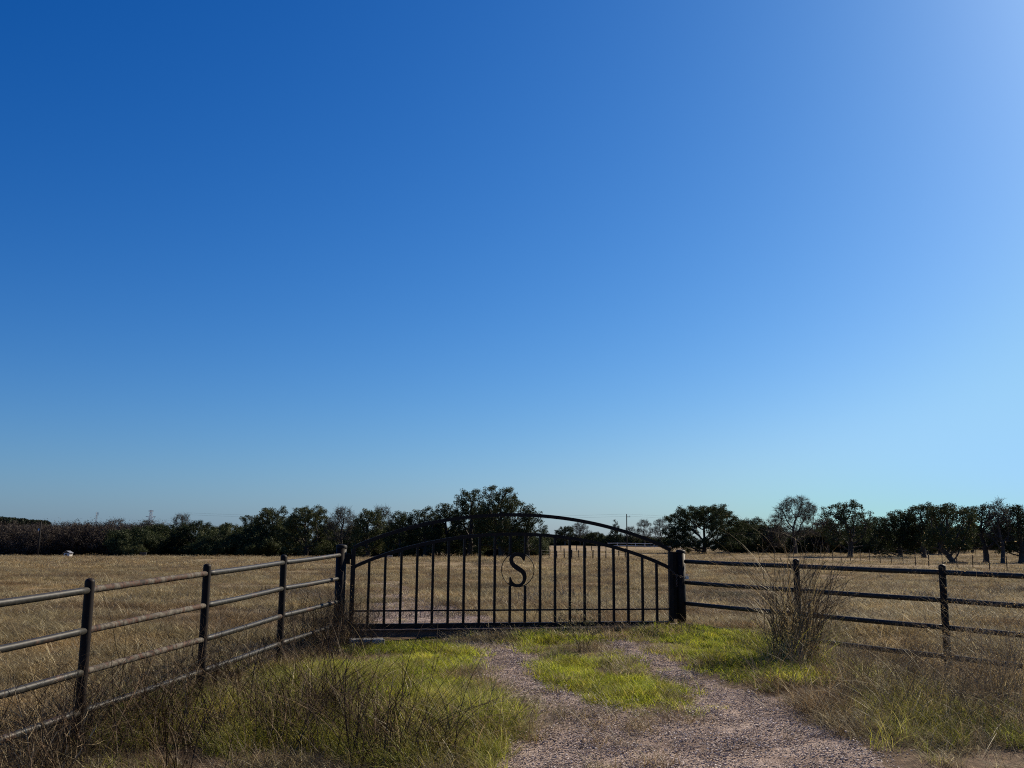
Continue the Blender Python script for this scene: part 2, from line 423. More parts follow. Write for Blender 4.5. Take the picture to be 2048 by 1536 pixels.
# ------------------------------------------------------------------ blades, tufts and scattering
def blades(n, spread, h, w, lean, seed, segs=4, curl=0.5, flat=0.0, hvar=0.35):
    """n grass blades rooted in a disc; returns a mesh"""
    r = np.random.default_rng(seed)
    a0 = r.uniform(0, 2 * np.pi, n); rad = spread * np.sqrt(r.uniform(0, 1, n))
    root = np.stack([rad * np.cos(a0), rad * np.sin(a0), np.full(n, -0.02)], -1)
    H = h * np.clip(r.normal(1, hvar, n), 0.3, 1.9)
    az = r.uniform(0, 2 * np.pi, n)
    ln = np.abs(r.normal(lean, lean * 0.5 + 0.05, n))
    d = np.stack([np.cos(az), np.sin(az), np.zeros(n)], -1)
    side = np.stack([-np.sin(az + r.normal(0, .9, n)), np.cos(az), np.zeros(n)], -1)
    side /= np.linalg.norm(side, axis=1)[:, None]
    t = np.linspace(0, 1, segs + 1)
    cc = curl * r.uniform(0.3, 1.6, n)
    horiz = ln[:, None] * t + cc[:, None] * t ** 2.2
    vert = t[None, :] - 0.35 * (cc[:, None]) * t[None, :] ** 3
    C = root[:, None, :] + d[:, None, :] * (horiz * H[:, None])[..., None]
    C[..., 2] += vert * H[:, None]
    W = (w * r.uniform(0.6, 1.3, n))[:, None] * (1 - t ** 2.0 * 0.93)[None, :]
    L = C - side[:, None, :] * (W / 2)[..., None]; Rr = C + side[:, None, :] * (W / 2)[..., None]
    V = np.stack([L, Rr], 2).reshape(-1, 3)
    k = np.arange(n)[:, None] * (segs + 1) * 2 + np.arange(segs)[None, :] * 2
    Q = np.stack([k, k + 1, k + 3, k + 2], -1).reshape(-1, 4)
    tint = np.repeat(r.uniform(0, 1, n), (segs + 1) * 2)
    return V, Q, tint

def branching(seed, h, nst, lean=0.25, depth=3, r0=0.004, side=5, spread=0.06, droop=0.3, leaflets=0, leaf_size=0.02, bend=0.0):
    """dead weed: wiry stems that fork; returns edge list p0,p1,r0,r1 and leaf points"""
    r = np.random.default_rng(seed)
    E = []; LP = []
    def grow(p, d, L, rad, lv):
        n = max(3, int(L / 0.07)); st = L / n
        for i in range(n):
            d = d + r.normal(0, 0.10, 3) + np.array([0, 0, -droop * 0.12 * (lv > 0) - bend * 0.1 * i / n])
            d = d / np.linalg.norm(d)
            q = p + d * st
            r1 = rad * (1 - 0.6 * (i + 1) / n)
            E.append((*p, *q, rad * (1 - 0.6 * i / n), r1))
            if lv < depth and i > n * 0.2 and r.random() < side / n * 1.2:
                s = r.normal(0, 1, 3); s -= s.dot(d) * d; s /= np.linalg.norm(s)
                dd = d * 0.75 + s * 0.65; dd[2] = abs(dd[2]) * 0.9 + 0.12
                grow(q, dd / np.linalg.norm(dd), L * r.uniform(0.3, 0.6), r1 * 0.75, lv + 1)
            if leaflets and r.random() < leaflets * (0.4 + 0.6 * lv / depth): LP.append(q)
            p = q
        if leaflets: LP.append(p)
    for _ in range(nst):
        a = r.uniform(0, 2 * np.pi)
        p = np.array([math.cos(a), math.sin(a), 0]) * spread * math.sqrt(r.random()); p[2] = -0.03
        ll = abs(r.normal(lean, lean * 0.5))
        d = np.array([math.cos(a) * ll, math.sin(a) * ll, 1.0]); d /= np.linalg.norm(d)
        grow(p, d, h * r.uniform(0.6, 1.1), r0 * r.uniform(0.7, 1.2), 0)
    return np.array(E), np.array(LP).reshape(-1, 3)

def prisms(E, n=3, seed=0):
    """edges (p0,p1,r0,r1) to thin n-sided prisms"""
    P, Q, r0, r1 = E[:, 0:3], E[:, 3:6], E[:, 6], E[:, 7]
    d = Q - P; d /= np.linalg.norm(d, axis=1)[:, None] + 1e-9
    up = np.where(np.abs(d[:, 2:3]) > 0.9, [[0, 1.0, 0]], [[0, 0, 1.0]])
    a = np.cross(d, up); a /= np.linalg.norm(a, axis=1)[:, None]; b = np.cross(a, d)
    th = 2 * np.pi * np.arange(n) / n
    o = a[:, None, :] * np.cos(th)[None, :, None] + b[:, None, :] * np.sin(th)[None, :, None]
    V = np.stack([P[:, None, :] + o * r0[:, None, None], Q[:, None, :] + o * r1[:, None, None]], 1).reshape(-1, 3)
    base = np.arange(len(E))[:, None] * 2 * n; k = np.arange(n)[None, :]
    Qd = np.stack([base + k, base + (k + 1) % n, base + n + (k + 1) % n, base + n + k], -1).reshape(-1, 4)
    tint = np.repeat(np.random.default_rng(seed).uniform(0, 1, len(E)), 2 * n)
    return V, Qd, tint

def leaf_quads(C, size, seed, up_bias=0.5, aspect=0.55):
    r = np.random.default_rng(seed); n = len(C)
    nrm = r.normal(0, 1, (n, 3)); nrm[:, 2] = nrm[:, 2] + up_bias; nrm /= np.linalg.norm(nrm, axis=1)[:, None]
    a = np.cross(nrm, r.normal(0, 1, (n, 3))); a /= np.linalg.norm(a, axis=1)[:, None]; b = np.cross(nrm, a)
    s = (size * r.uniform(0.6, 1.3, n))[:, None]
    V = np.stack([C - a * s * .5, C + b * s * aspect * .5 - nrm * s * 0.08, C + a * s * .5, C - b * s * aspect * .5 - nrm * s * 0.08], 1).reshape(-1, 3)
    Q = np.arange(n * 4).reshape(n, 4)
    return V, Q, np.repeat(r.uniform(0, 1, n), 4)

def join(*parts):
    V, Q, T = [], [], []; n = 0
    for v, q, t in parts:
        V.append(v); Q.append(q + n); T.append(t); n += len(v)
    return np.concatenate(V), np.concatenate(Q), np.concatenate(T)

def source_collection(name, meshes, mat):
    c = bpy.data.collections.new(name)
    for i, (V, Q, T) in enumerate(meshes):
        me = mesh_from(name, V, Q, attrs={'tint': T})
        me.materials.append(mat)
        c.objects.link(bpy.data.objects.new("%s_%02d" % (name, i), me))
    return c

def vnoise(x, y, cell, seed):
    """smooth value noise over the ground, 0 to 1"""
    g = np.random.default_rng(seed).uniform(0, 1, (64, 64))
    u = np.asarray(x) / cell; v = np.asarray(y) / cell
    i = np.floor(u).astype(int); j = np.floor(v).astype(int); a = u - i; b = v - j
    a = a * a * (3 - 2 * a); b = b * b * (3 - 2 * b)
    G = lambda p, q: g[p % 64, q % 64]
    return (G(i, j) * (1 - a) + G(i + 1, j) * a) * (1 - b) + (G(i, j + 1) * (1 - a) + G(i + 1, j + 1) * a) * b

def scatter(name, label, cat, pts, coll, nvar, smin, smax, tilt=0.12, seed=1, clump=0.0, cell=0.5, lean=(0, 0)):
    r = np.random.default_rng(seed); n = len(pts)
    c = vnoise(pts[:, 0], pts[:, 1], cell, seed) * 0.65 + vnoise(pts[:, 0], pts[:, 1], cell * 0.4, seed + 50) * 0.35
    if clump:
        keep = r.uniform(0, 1, n) < np.clip((c - 0.5) * 4 * clump + 0.8, 0.08, 1)
        pts = pts[keep]; c = c[keep]; n = len(pts)
    me = mesh_from(name, pts)
    rot = np.stack([r.normal(lean[0], tilt, n), r.normal(lean[1], tilt, n), r.uniform(0, 6.283, n)], -1)
    sc = r.uniform(smin, smax, n) * (1 + clump * 1.3 * (c - 0.5))
    a = me.attributes.new('rot', 'FLOAT_VECTOR', 'POINT'); a.data.foreach_set('vector', rot.astype(np.float32).ravel())
    a = me.attributes.new('scl', 'FLOAT', 'POINT'); a.data.foreach_set('value', sc.astype(np.float32))
    a = me.attributes.new('vid', 'INT', 'POINT'); a.data.foreach_set('value', r.integers(0, nvar, n).astype(np.int32))
    o = link(name, me, None)
    ng = bpy.data.node_groups.new(name, 'GeometryNodeTree')
    ng.interface.new_socket('Geometry', in_out='INPUT', socket_type='NodeSocketGeometry')
    ng.interface.new_socket('Geometry', in_out='OUTPUT', socket_type='NodeSocketGeometry')
    gi = ng.nodes.new('NodeGroupInput'); go = ng.nodes.new('NodeGroupOutput')
    ci = ng.nodes.new('GeometryNodeCollectionInfo'); ci.inputs[0].default_value = coll
    ci.inputs['Separate Children'].default_value = True; ci.inputs['Reset Children'].default_value = True
    ip = ng.nodes.new('GeometryNodeInstanceOnPoints'); ip.inputs['Pick Instance'].default_value = True
    def named(nm, ty):
        x = ng.nodes.new('GeometryNodeInputNamedAttribute'); x.data_type = ty; x.inputs[0].default_value = nm
        return [s for s in x.outputs if s.enabled and s.name == 'Attribute'][0]
    L = ng.links
    L.new(gi.outputs[0], ip.inputs['Points']); L.new(ci.outputs[0], ip.inputs['Instance'])
    L.new(named('vid', 'INT'), ip.inputs['Instance Index'])
    L.new(named('rot', 'FLOAT_VECTOR'), ip.inputs['Rotation'])
    L.new(named('scl', 'FLOAT'), ip.inputs['Scale'])
    L.new(ip.outputs[0], go.inputs[0])
    md = o.modifiers.new('scatter', 'NODES'); md.node_group = ng
    tag(o, label, cat, kind='stuff')
    return o

def clear_gate(x, y):
    """False on the cattle guard under the gate"""
    u = (x - GA[0]) * math.cos(gate_rz) + (y - GA[1]) * math.sin(gate_rz)
    v = -(x - GA[0]) * math.sin(gate_rz) + (y - GA[1]) * math.cos(gate_rz)
    return ~((u > -0.05) & (u < gate_w + 0.2) & (v > -0.42) & (v < 0.5))
def on_ground(x, y, dz=0.0):
    if len(x): k_ = clear_gate(x, y); x, y = x[k_], y[k_]
    return np.stack([x, y, hfield(x, y) + dz], -1)
def rand_xy(n, x0, x1, y0, y1): return rng.uniform(x0, x1, n), rng.uniform(y0, y1, n)
def wedge(n, y0, y1, p=1.0, half=0.60, pad=1.0):
    """random spots of the pasture in a wide fan in front of the photographer"""
    u = rng.uniform(0, 1, n)
    y = (y0 ** (1 - p + 1e-6) + u * (y1 ** (1 - p + 1e-6) - y0 ** (1 - p + 1e-6))) ** (1 / (1 - p + 1e-6)) if p != 1 else y0 * (y1 / y0) ** u
    return rng.uniform(-1, 1, n) * (half * y + pad), y

# ------------------------------------------------------------------ cattle guard, gate, fences
SITE_L = at(702, 1248.5, 15.2); SITE_R = at(1343, 1250.0, 16.35)
GA = np.array(SITE_L); GB = np.array(SITE_R)
gate_w = float(np.hypot(*(GB - GA)[:2])); gate_rz = math.atan2(GB[1] - GA[1], GB[0] - GA[0])
gate = empty('entrance_gate', (GA[0], GA[1], (GA[2] + GB[2]) / 2), gate_rz)
tag(gate, 'closed black ranch gate with arched top, pickets and a letter S in a ring', 'gate')
BP = MAT['black_paint']
W_ = gate_w
def arch_z(x, z0, z1, xc=0.52 * W_):
    """circular-looking arch between its two ends"""
    t = (x - W_ / 2) / (W_ / 2)
    return z0 + (z1 - z0) * (1 - t * t) ** 0.92 if abs(t) < 1 else z0
IN0, IN1, OU0, OU1 = 0.875, 1.41, 1.175, 1.715
for x, top in ((0.0, OU0), (W_, OU0)):
    m = MB(); m.tube([(x, 0, 0.0), (x, 0, top - 0.02)], 0.034, square=True); m.build('stile', BP, gate, bevel=0.004)
for nm, z0, z1, r_ in (('inner_arch', IN0, IN1, 0.026), ('top_arch', OU0, OU1, 0.027)):
    m = MB(); xs = np.linspace(0.0, W_, 49)
    m.tube([(x, 0.0, arch_z(min(max(x, 1e-3), W_ - 1e-3), z0, z1)) for x in xs], r_, square=True, up=(0, 1, 0)); m.build(nm, BP, gate)
m = MB(); m.tube([(0.036, 0, 0.0), (W_ - 0.036, 0, 0.0)], 0.034, square=True); m.build('bottom_rail', BP, gate, bevel=0.004)
m = MB(); m.tube([(0.036, 0, 0.225), (W_ - 0.036, 0, 0.225)], 0.012, square=True); m.build('thin_rail', BP, gate)
npk = 20
for i in range(npk):
    x = W_ * (i + 1) / (npk + 1)
    zt = arch_z(x, IN0, IN1) - 0.026
    spans = [(0.034, zt)]
    if i in (9, 10): spans = [(0.034, 0.60), (1.10, zt)]
    for a, b in spans:
        m = MB(); m.tube([(x, -0.002, a), (x, -0.002, b)], 0.0185, square=True); m.build('picket', BP, gate)
# the letter S in its ring
ringx, ringz = W_ * (10.5 / 21), 0.85
m = MB()
rr_ = 0.265
m.tube([(ringx + rr_ * math.cos(t), -0.022, ringz + rr_ * math.sin(t)) for t in np.linspace(0, 2 * math.pi, 57)], 0.007, n=6, up=(0, 1, 0), cap=False)
m.build('ring', BP, gate, smooth=True)
SP = [(940,535),(1000,537),(1060,547),(1105,565),(1140,585),(1140,640),(1130,700),(1118,748),(1098,758),(1078,745),(1062,715),(1035,682),(1000,652),(960,634),(920,628),(885,633),(850,650),(825,680),(812,715),(812,755),(825,790),(850,818),(890,845),(930,868),(975,898),(1020,930),(1065,960),(1110,997),(1145,1042),(1168,1095),(1178,1160),(1175,1215),(1162,1265),(1142,1310),(1115,1350),(1080,1385),(1040,1412),(995,1430),(950,1438),(900,1436),(850,1426),(805,1415),(770,1412),(742,1428),(716,1425),(711,1350),(710,1270),(711,1190),(726,1166),(746,1166),(756,1195),(775,1245),(800,1288),(830,1322),(865,1345),(900,1356),(940,1358),(980,1352),(1015,1335),(1045,1305),(1066,1268),(1077,1225),(1078,1180),(1068,1140),(1048,1100),(1015,1066),(980,1045),(935,1018),(890,992),(850,968),(812,938),(775,900),(745,860),(722,815),(708,765),(706,715),(716,665),(738,622),(770,585),(815,560),(870,542)]
sc_ = 0.545 / (1438 - 535)
pl = [((x - 940) * sc_ + ringx, (985 - y) * sc_ + ringz + 0.002) for x, y in SP]
cu = bpy.data.curves.new('letter', 'CURVE'); cu.dimensions = '2D'; cu.fill_mode = 'BOTH'; cu.extrude = 0.008
sp = cu.splines.new('POLY'); sp.points.add(len(pl) - 1)
for k, (x, z) in enumerate(pl): sp.points[k].co = (x, z, 0, 1)
sp.use_cyclic_u = True
co_ = bpy.data.objects.new('letter_curve', cu)
dg = bpy.context.evaluated_depsgraph_get()
me_s = bpy.data.meshes.new_from_object(co_.evaluated_get(dg)) if False else None
col.objects.link(co_); dg.update()
me_s = bpy.data.meshes.new_from_object(co_.evaluated_get(bpy.context.evaluated_depsgraph_get()))
col.objects.unlink(co_); bpy.data.objects.remove(co_)
me_s.transform(Matrix.Translation((0, -0.022, 0)) @ Matrix.Rotation(math.pi / 2, 4, 'X'))
me_s.materials.clear()
link('letter_s', me_s, BP, gate)
for z in (0.06, OU0 - 0.14):
    m = MB(); m.tube([(-0.09, 0, z - 0.055), (-0.09, 0, z + 0.055)], 0.026, n=10); m.box((-0.055, 0, z), (0.05, 0.02, 0.07)); m.build('hinge', BP, gate, smooth=False)

# gate posts
def post_with_cap(name, base, top, r, label, hinge_pins=True):
    o = empty(name, tuple(base)); tag(o, label, 'gate post', 'pipe gate posts')
    m = MB(); m.tube([(0, 0, -0.3), (0, 0, top - base[2] - 0.02)], r, n=24); m.build('post', MAT['post_paint'], o, smooth=True)
    m = MB()
    zz = top - base[2]
    prof = [(r + 0.006, zz - 0.045), (r + 0.006, zz - 0.012), (r * 0.93, zz + 0.004), (r * 0.6, zz + 0.014), (0.002, zz + 0.018)]
    n = 24; vs = []; fs = []
    for (q, z) in prof:
        vs += [(q * math.cos(2 * math.pi * k / n), q * math.sin(2 * math.pi * k / n), z) for k in range(n)]
    for i in range(len(prof) - 1): fs += [(i * n + k, i * n + (k + 1) % n, (i + 1) * n + (k + 1) % n, (i + 1) * n + k) for k in range(n)]
    fs.append(tuple((len(prof) - 1) * n + k for k in range(n)))
    m.add(vs, fs); m.build('post_cap', MAT['post_paint'], o, smooth=True)
    return o
def gpt(x, y=0.0): return (GA[0] + x * math.cos(gate_rz) - y * math.sin(gate_rz), GA[1] + x * math.sin(gate_rz) + y * math.cos(gate_rz))
gpl = at(680, 1180, 15.15); gpr = at(1362.5, 1180, 16.43)
zl = hz(gpl[0], gpl[1]); zr = hz(gpr[0], gpr[1])
pl_o = post_with_cap('gate_post', (gpl[0], gpl[1], zl), at(684, 1091, 15.15)[2], 0.080, 'thick dark hinge post of the gate, wrapped in dead vine')
ux, uy = math.cos(gate_rz), math.sin(gate_rz)
for z, hh in ((at(690, 1118, 15.15)[2] - zl, 0.15), (at(690, 1240, 15.15)[2] - zl, 0.07)):
    m = MB(); m.box((ux * 0.10, uy * 0.10, z), (0.07, 0.045, hh), gate_rz); m.build('hinge_bracket', MAT['post_paint'], pl_o)
pr_o = post_with_cap('gate_post', (gpr[0], gpr[1], zr), at(1360, 1101, 16.43)[2], 0.074, 'thick dark latch post with a chain around it, beside the closed gate')
m = MB(); zt_, zb_ = at(1352, 1104, 16.4)[2] - zr, at(1352, 1238, 16.4)[2] - zr
m.box((-ux * 0.105, -uy * 0.105 + 0.0, (zt_ + zb_) / 2), (0.075, 0.012, zt_ - zb_), gate_rz)
m.box((-ux * 0.075, -uy * 0.075 + 0.03, (zt_ + zb_) / 2), (0.012, 0.07, zt_ - zb_ - 0.1), gate_rz)
m.build('stop_plate', MAT['post_paint'], pr_o)

def torus_link(mb, c, R1, r1, ax, ay, stretch=1.7, n=14, k=6):
    ax = Vector(ax).normalized(); ay = Vector(ay).normalized(); az = ax.cross(ay)
    vs, fs = [], []
    for i in range(n):
        t = 2 * math.pi * i / n
        cc = ax * (math.cos(t) * R1 * stretch) + ay * (math.sin(t) * R1)
        rad = (ax * math.cos(t) + ay * math.sin(t)).normalized()
        for j in range(k):
            p = 2 * math.pi * j / k
            vs.append(Vector(c) + cc + rad * (math.cos(p) * r1) + az * (math.sin(p) * r1))
    for i in range(n):
        for j in range(k):
            fs.append((i * k + j, ((i + 1) % n) * k + j, ((i + 1) % n) * k + (j + 1) % k, i * k + (j + 1) % k))
    mb.add(vs, fs)
# chain round stile and post, with a padlock
m = MB(); ch_pts = []
cpx = [(1338,1138),(1345,1144),(1352,1150),(1360,1153),(1368,1156),(1373,1154)]
for i in range(len(cpx) - 1):
    a = at(cpx[i][0], cpx[i][1], 16.29); b = at(cpx[i + 1][0], cpx[i + 1][1], 16.29)
    for t in (0.0, 0.5): ch_pts.append(a + (b - a) * t)
ch_pts.append(at(1373, 1154, 16.29))
for i in range(len(ch_pts) - 1):
    a, b = ch_pts[i], ch_pts[i + 1]; d = Vector(b - a)
    y_ = Vector((0, -1, 0)) if i % 2 else Vector((0, 0, 1))
    y_ = (y_ - d.normalized() * y_.dot(d.normalized())).normalized()
    torus_link(m, (a + b) / 2, 0.013, 0.0045, d, y_, stretch=d.length / 0.026 * 1.15)
chain = empty('gate_chain', tuple(ch_pts[0]))
tag(chain, 'rusty chain tying the gate to the latch post, its loose end hanging', 'chain')
for o_ in [m.build('links', MAT['rust'], chain)]: o_.matrix_parent_inverse = Matrix.Translation(-Vector(ch_pts[0]))
m = MB(); p0 = at(1353, 1150, 16.28)
for i in range(7):
    y_ = (0, -1, 0) if i % 2 else (1, 0, 0)
    torus_link(m, (p0[0], p0[1], p0[2] - 0.018 - i * 0.026), 0.011, 0.004, (0, 0, 1), y_, stretch=1.5)
o_ = m.build('hanging_links', MAT['rust'], chain); o_.matrix_parent_inverse = Matrix.Translation(-Vector(ch_pts[0]))
m = MB(); pk = at(1374, 1154, 16.28)
m.box((pk[0], pk[1], pk[2] - 0.01), (0.05, 0.024, 0.045)); m.tube([(pk[0] - 0.015, pk[1], pk[2] + 0.012), (pk[0] - 0.015, pk[1], pk[2] + 0.035), (pk[0], pk[1], pk[2] + 0.045), (pk[0] + 0.015, pk[1], pk[2] + 0.035), (pk[0] + 0.015, pk[1], pk[2] + 0.012)], 0.004, n=6)
o_ = m.build('padlock', MAT['galv'], chain); o_.matrix_parent_inverse = Matrix.Translation(-Vector(ch_pts[0]))

# pipe fences
def rounded_post(mb, r, z0, z1, n=18):
    prof = [(r, z0), (r, z1 - r * 0.8)] + [(r * math.cos(t), z1 - r * 0.8 + r * 0.8 * math.sin(t)) for t in np.linspace(0.25, 1.45, 6)]
    vs, fs = [], []
    for q, z in prof: vs += [(q * math.cos(2 * math.pi * k / n), q * math.sin(2 * math.pi * k / n), z) for k in range(n)]
    for i in range(len(prof) - 1): fs += [(i * n + k, i * n + (k + 1) % n, (i + 1) * n + (k + 1) % n, (i + 1) * n + k) for k in range(n)]
    fs.append(tuple((len(prof) - 1) * n + k for k in range(n)))
    mb.add(vs, fs)
def move(o, v):
    o.data.transform(Matrix.Translation(Vector(v))); return o
def pipe_fence(label, nodes, r_post, r_rail, end_first=True, end_last=False, rail_mats=None, group='four-rail pipe fences beside the gate'):
    """nodes: (x, y, [z of the four rails], top z or None where the rail ends at a gate post)"""
    o = empty('pipe_fence', (nodes[0][0], nodes[0][1], hz(nodes[0][0], nodes[0][1])))
    tag(o, label, 'fence', group)
    inv = -Vector(o.location)
    for k, (x, y, zs, top) in enumerate(nodes):
        if top is None: continue
        g = hz(x, y); m = MB(); rounded_post(m, r_post, -0.35, top - g)
        move(m.build('post', MAT['post_paint'], o, smooth=True), Vector((x, y, g)) + inv)
    for k in range(len(nodes) - 1):
        a, b = nodes[k], nodes[k + 1]
        for i in range(4):
            p, q = Vector((a[0], a[1], a[2][i])), Vector((b[0], b[1], b[2][i]))
            d = (q - p).normalized()
            m = MB(); nn = 14
            pts = [p.lerp(q, t / nn) + Vector((0, 0, -0.006 * math.sin(math.pi * t / nn))) for t in range(nn + 1)]
            pts[0] = p + d * 0.012; pts[-1] = q - d * 0.012
            peel = rail_mats and (k, i) in rail_mats
            if peel:
                rr = random.Random(i * 7 + k); nn = 70
                pts = [p.lerp(q, t / nn) for t in range(nn + 1)]; pts[0] = p + d * 0.012; pts[-1] = q - d * 0.012
                rad = [r_rail * (0.97 + (0.09 if 12 < t < 50 else 0.03) * (rr.random() - 0.35)) for t in range(nn + 1)]
                m.tube(pts, rad, n=14)
            else: m.tube(pts, r_rail, n=14)
            move(m.build('rail', MAT['peel'] if peel else MAT['pipe'], o, smooth=True), inv)
            if peel: o.children[-1]['label'] = 'rail with flaking pale paint and rust'
    return o
def railz(pxs, Y): return [at(x, y, Y)[2] for x, y in pxs]
LF = [(172, 8.77, [1180,1261,1344,1425], 1156, 166), (411, 10.86, [1147,1211,1279,1343], 1127, 405), (566, 13.05, [1125,1177,1232,1287], 1109, 561)]
nodes = []
for px, Y, ys, top, pb in LF:
    P = at((px + pb) / 2, (ys[0] + ys[3]) / 2, Y)
    nodes.append((P[0], P[1], [at(px, y, Y)[2] for y in ys], at(px, top, Y)[2]))
step = np.array([nodes[0][0] - nodes[1][0], nodes[0][1] - nodes[1][1]])
first = (nodes[0][0] + step[0], nodes[0][1] + step[1], [2 * a - b for a, b in zip(nodes[0][2], nodes[1][2])], nodes[0][3] - 0.085)
zero = (first[0] + step[0], first[1] + step[1], [2 * a - b for a, b in zip(first[2], nodes[0][2])], first[3] - 0.085)
last = (gpl[0] - 0.01, gpl[1] - 0.06, [at(676, y, 15.1)[2] for y in (1110, 1157, 1203, 1248.5)], None)
pipe_fence('weathered grey pipe fence left of the gate, top rails flaking and rusty', [zero, first] + nodes + [last], 0.043, 0.031, rail_mats={(2, 0), (2, 1), (2, 2)})
Rg = [at(1366, y, 16.4)[2] for y in (1122.8, 1164.7, 1206.6, 1250)]
R1 = [at(1890, y, 12.54)[2] for y in (1144.6, 1200.2, 1255, 1313.6)]
P1_ = at(1890, 1230, 12.54); Pg = (gpr[0] + 0.06, gpr[1] - 0.04)
mid = ((P1_[0] + Pg[0]) / 2, (P1_[1] + Pg[1]) / 2)
rn = [(Pg[0], Pg[1], Rg, None), (mid[0], mid[1], [(a + b) / 2 for a, b in zip(Rg, R1)], 0), (P1_[0], P1_[1], R1, at(1888, 1128, 12.54)[2])]
rn[1] = (rn[1][0], rn[1][1], rn[1][2], rn[2][3] + 0.03)
sx_, sy_ = P1_[0] - mid[0], P1_[1] - mid[1]
rn.append((P1_[0] + sx_, P1_[1] + sy_, [b + (b - a) for a, b in zip(rn[1][2], R1)], rn[2][3] - 0.03))
rn.append((P1_[0] + 2 * sx_, P1_[1] + 2 * sy_, [b + 2 * (b - a) for a, b in zip(rn[1][2], R1)], rn[2][3] - 0.06))
pipe_fence('dark shaded pipe fence running right from the latch post', rn, 0.045, 0.033)

# cattle guard under the gate
cg = empty('cattle_guard', (GA[0], GA[1], hz(GA[0], GA[1])), gate_rz)
tag(cg, 'low rusty steel cattle guard lying under the closed gate', 'cattle guard')
zc = GA[2] - hz(GA[0], GA[1]) - 0.075
m = MB(); L0, L1 = -0.02, W_ + 0.25
m.box(((L0 + L1) / 2, -0.16, zc), (L1 - L0, 0.10, 0.012)); m.box(((L0 + L1) / 2, -0.16, zc - 0.05), (L1 - L0, 0.010, 0.088)); m.box(((L0 + L1) / 2, -0.16, zc - 0.1), (L1 - L0, 0.10, 0.012))
m.build('front_beam', MAT['rust'], cg)
for k in range(3):
    m = MB(); y = 0.0 + k * 0.16
    m.tube([(L0, y, zc - 0.005), (L1, y, zc - 0.005)], 0.034, n=12); m.build('cross_pipe', MAT['rust'], cg, smooth=True)
for k in range(6):
    m = MB(); x = L0 + 0.12 + k * (L1 - L0 - 0.24) / 5
    m.box((x, 0.12, zc - 0.10), (0.06, 0.44, 0.12)); m.build('support_beam', MAT['rust'], cg)
m = MB(); m.box(((L0 + L1) / 2, 0.55, -0.33), (L1 - L0, 1.5, 0.5)); 
pc = at(734, 1284, 14.75)
co = empty('concrete_block', (pc[0], pc[1], hz(pc[0], pc[1])), gate_rz)
tag(co, 'pale concrete block half buried in grass at the foot of the hinge post', 'block')
m = MB(); top = at(734, 1278, 14.75)[2] - hz(pc[0], pc[1])
m.box((0, 0.05, top / 2 - 0.1), (0.50, 0.28, top + 0.2)); m.build('slab', MAT['concrete'], co, bevel=0.012)

# ------------------------------------------------------------------ trees
def colonize(seed, lobes, trunk, D_kill=0.55, step=0.32, n_attr=600, wander=0.12):
    """branches grow from the trunk towards points spread through the crown's lobes"""
    r = np.random.default_rng(seed)
    vol = np.array([l[3] * l[4] * l[5] for l in lobes]); vol = vol / vol.sum()
    A = []
    for (cx, cy, cz, rx, ry, rz_), v in zip(lobes, vol):
        k = max(8, int(n_attr * v)); u = r.normal(0, 1, (k, 3)); u /= np.linalg.norm(u, axis=1)[:, None]
        rr = r.uniform(0, 1, k)[:, None] ** (1 / 4.0)
        A.append(np.array([cx, cy, cz]) + u * rr * np.array([rx, ry, rz_]))
    A = np.concatenate(A)
    nodes = [np.array(p, float) for p in trunk]; par = list(range(-1, len(trunk) - 1))
    P = np.array(nodes)
    d = np.linalg.norm(A[:, None] - P[None], axis=2); near = d.argmin(1); nd = d.min(1)
    for it in range(150):
        if len(A) == 0: break
        idx = np.unique(near); new = []; newpar = []
        for i in idx:
            v = A[near == i] - P[i]
            v = v / (np.linalg.norm(v, axis=1)[:, None] + 1e-6)
            m_ = v.mean(0) + r.normal(0, wander, 3); n_ = np.linalg.norm(m_)
            if n_ < 0.05: m_ = v[0]; n_ = 1
            new.append(P[i] + m_ / n_ * step); newpar.append(int(i))
        s = len(P); new = np.array(new)
        P = np.concatenate([P, new]); par += newpar
        d = np.linalg.norm(A[:, None] - new[None], axis=2); k = d.argmin(1); dm = d.min(1)
        up = dm < nd; near = np.where(up, s + k, near); nd = np.minimum(nd, dm)
        keep = nd > D_kill
        A, near, nd = A[keep], near[keep], nd[keep]
    return P, np.array(par)

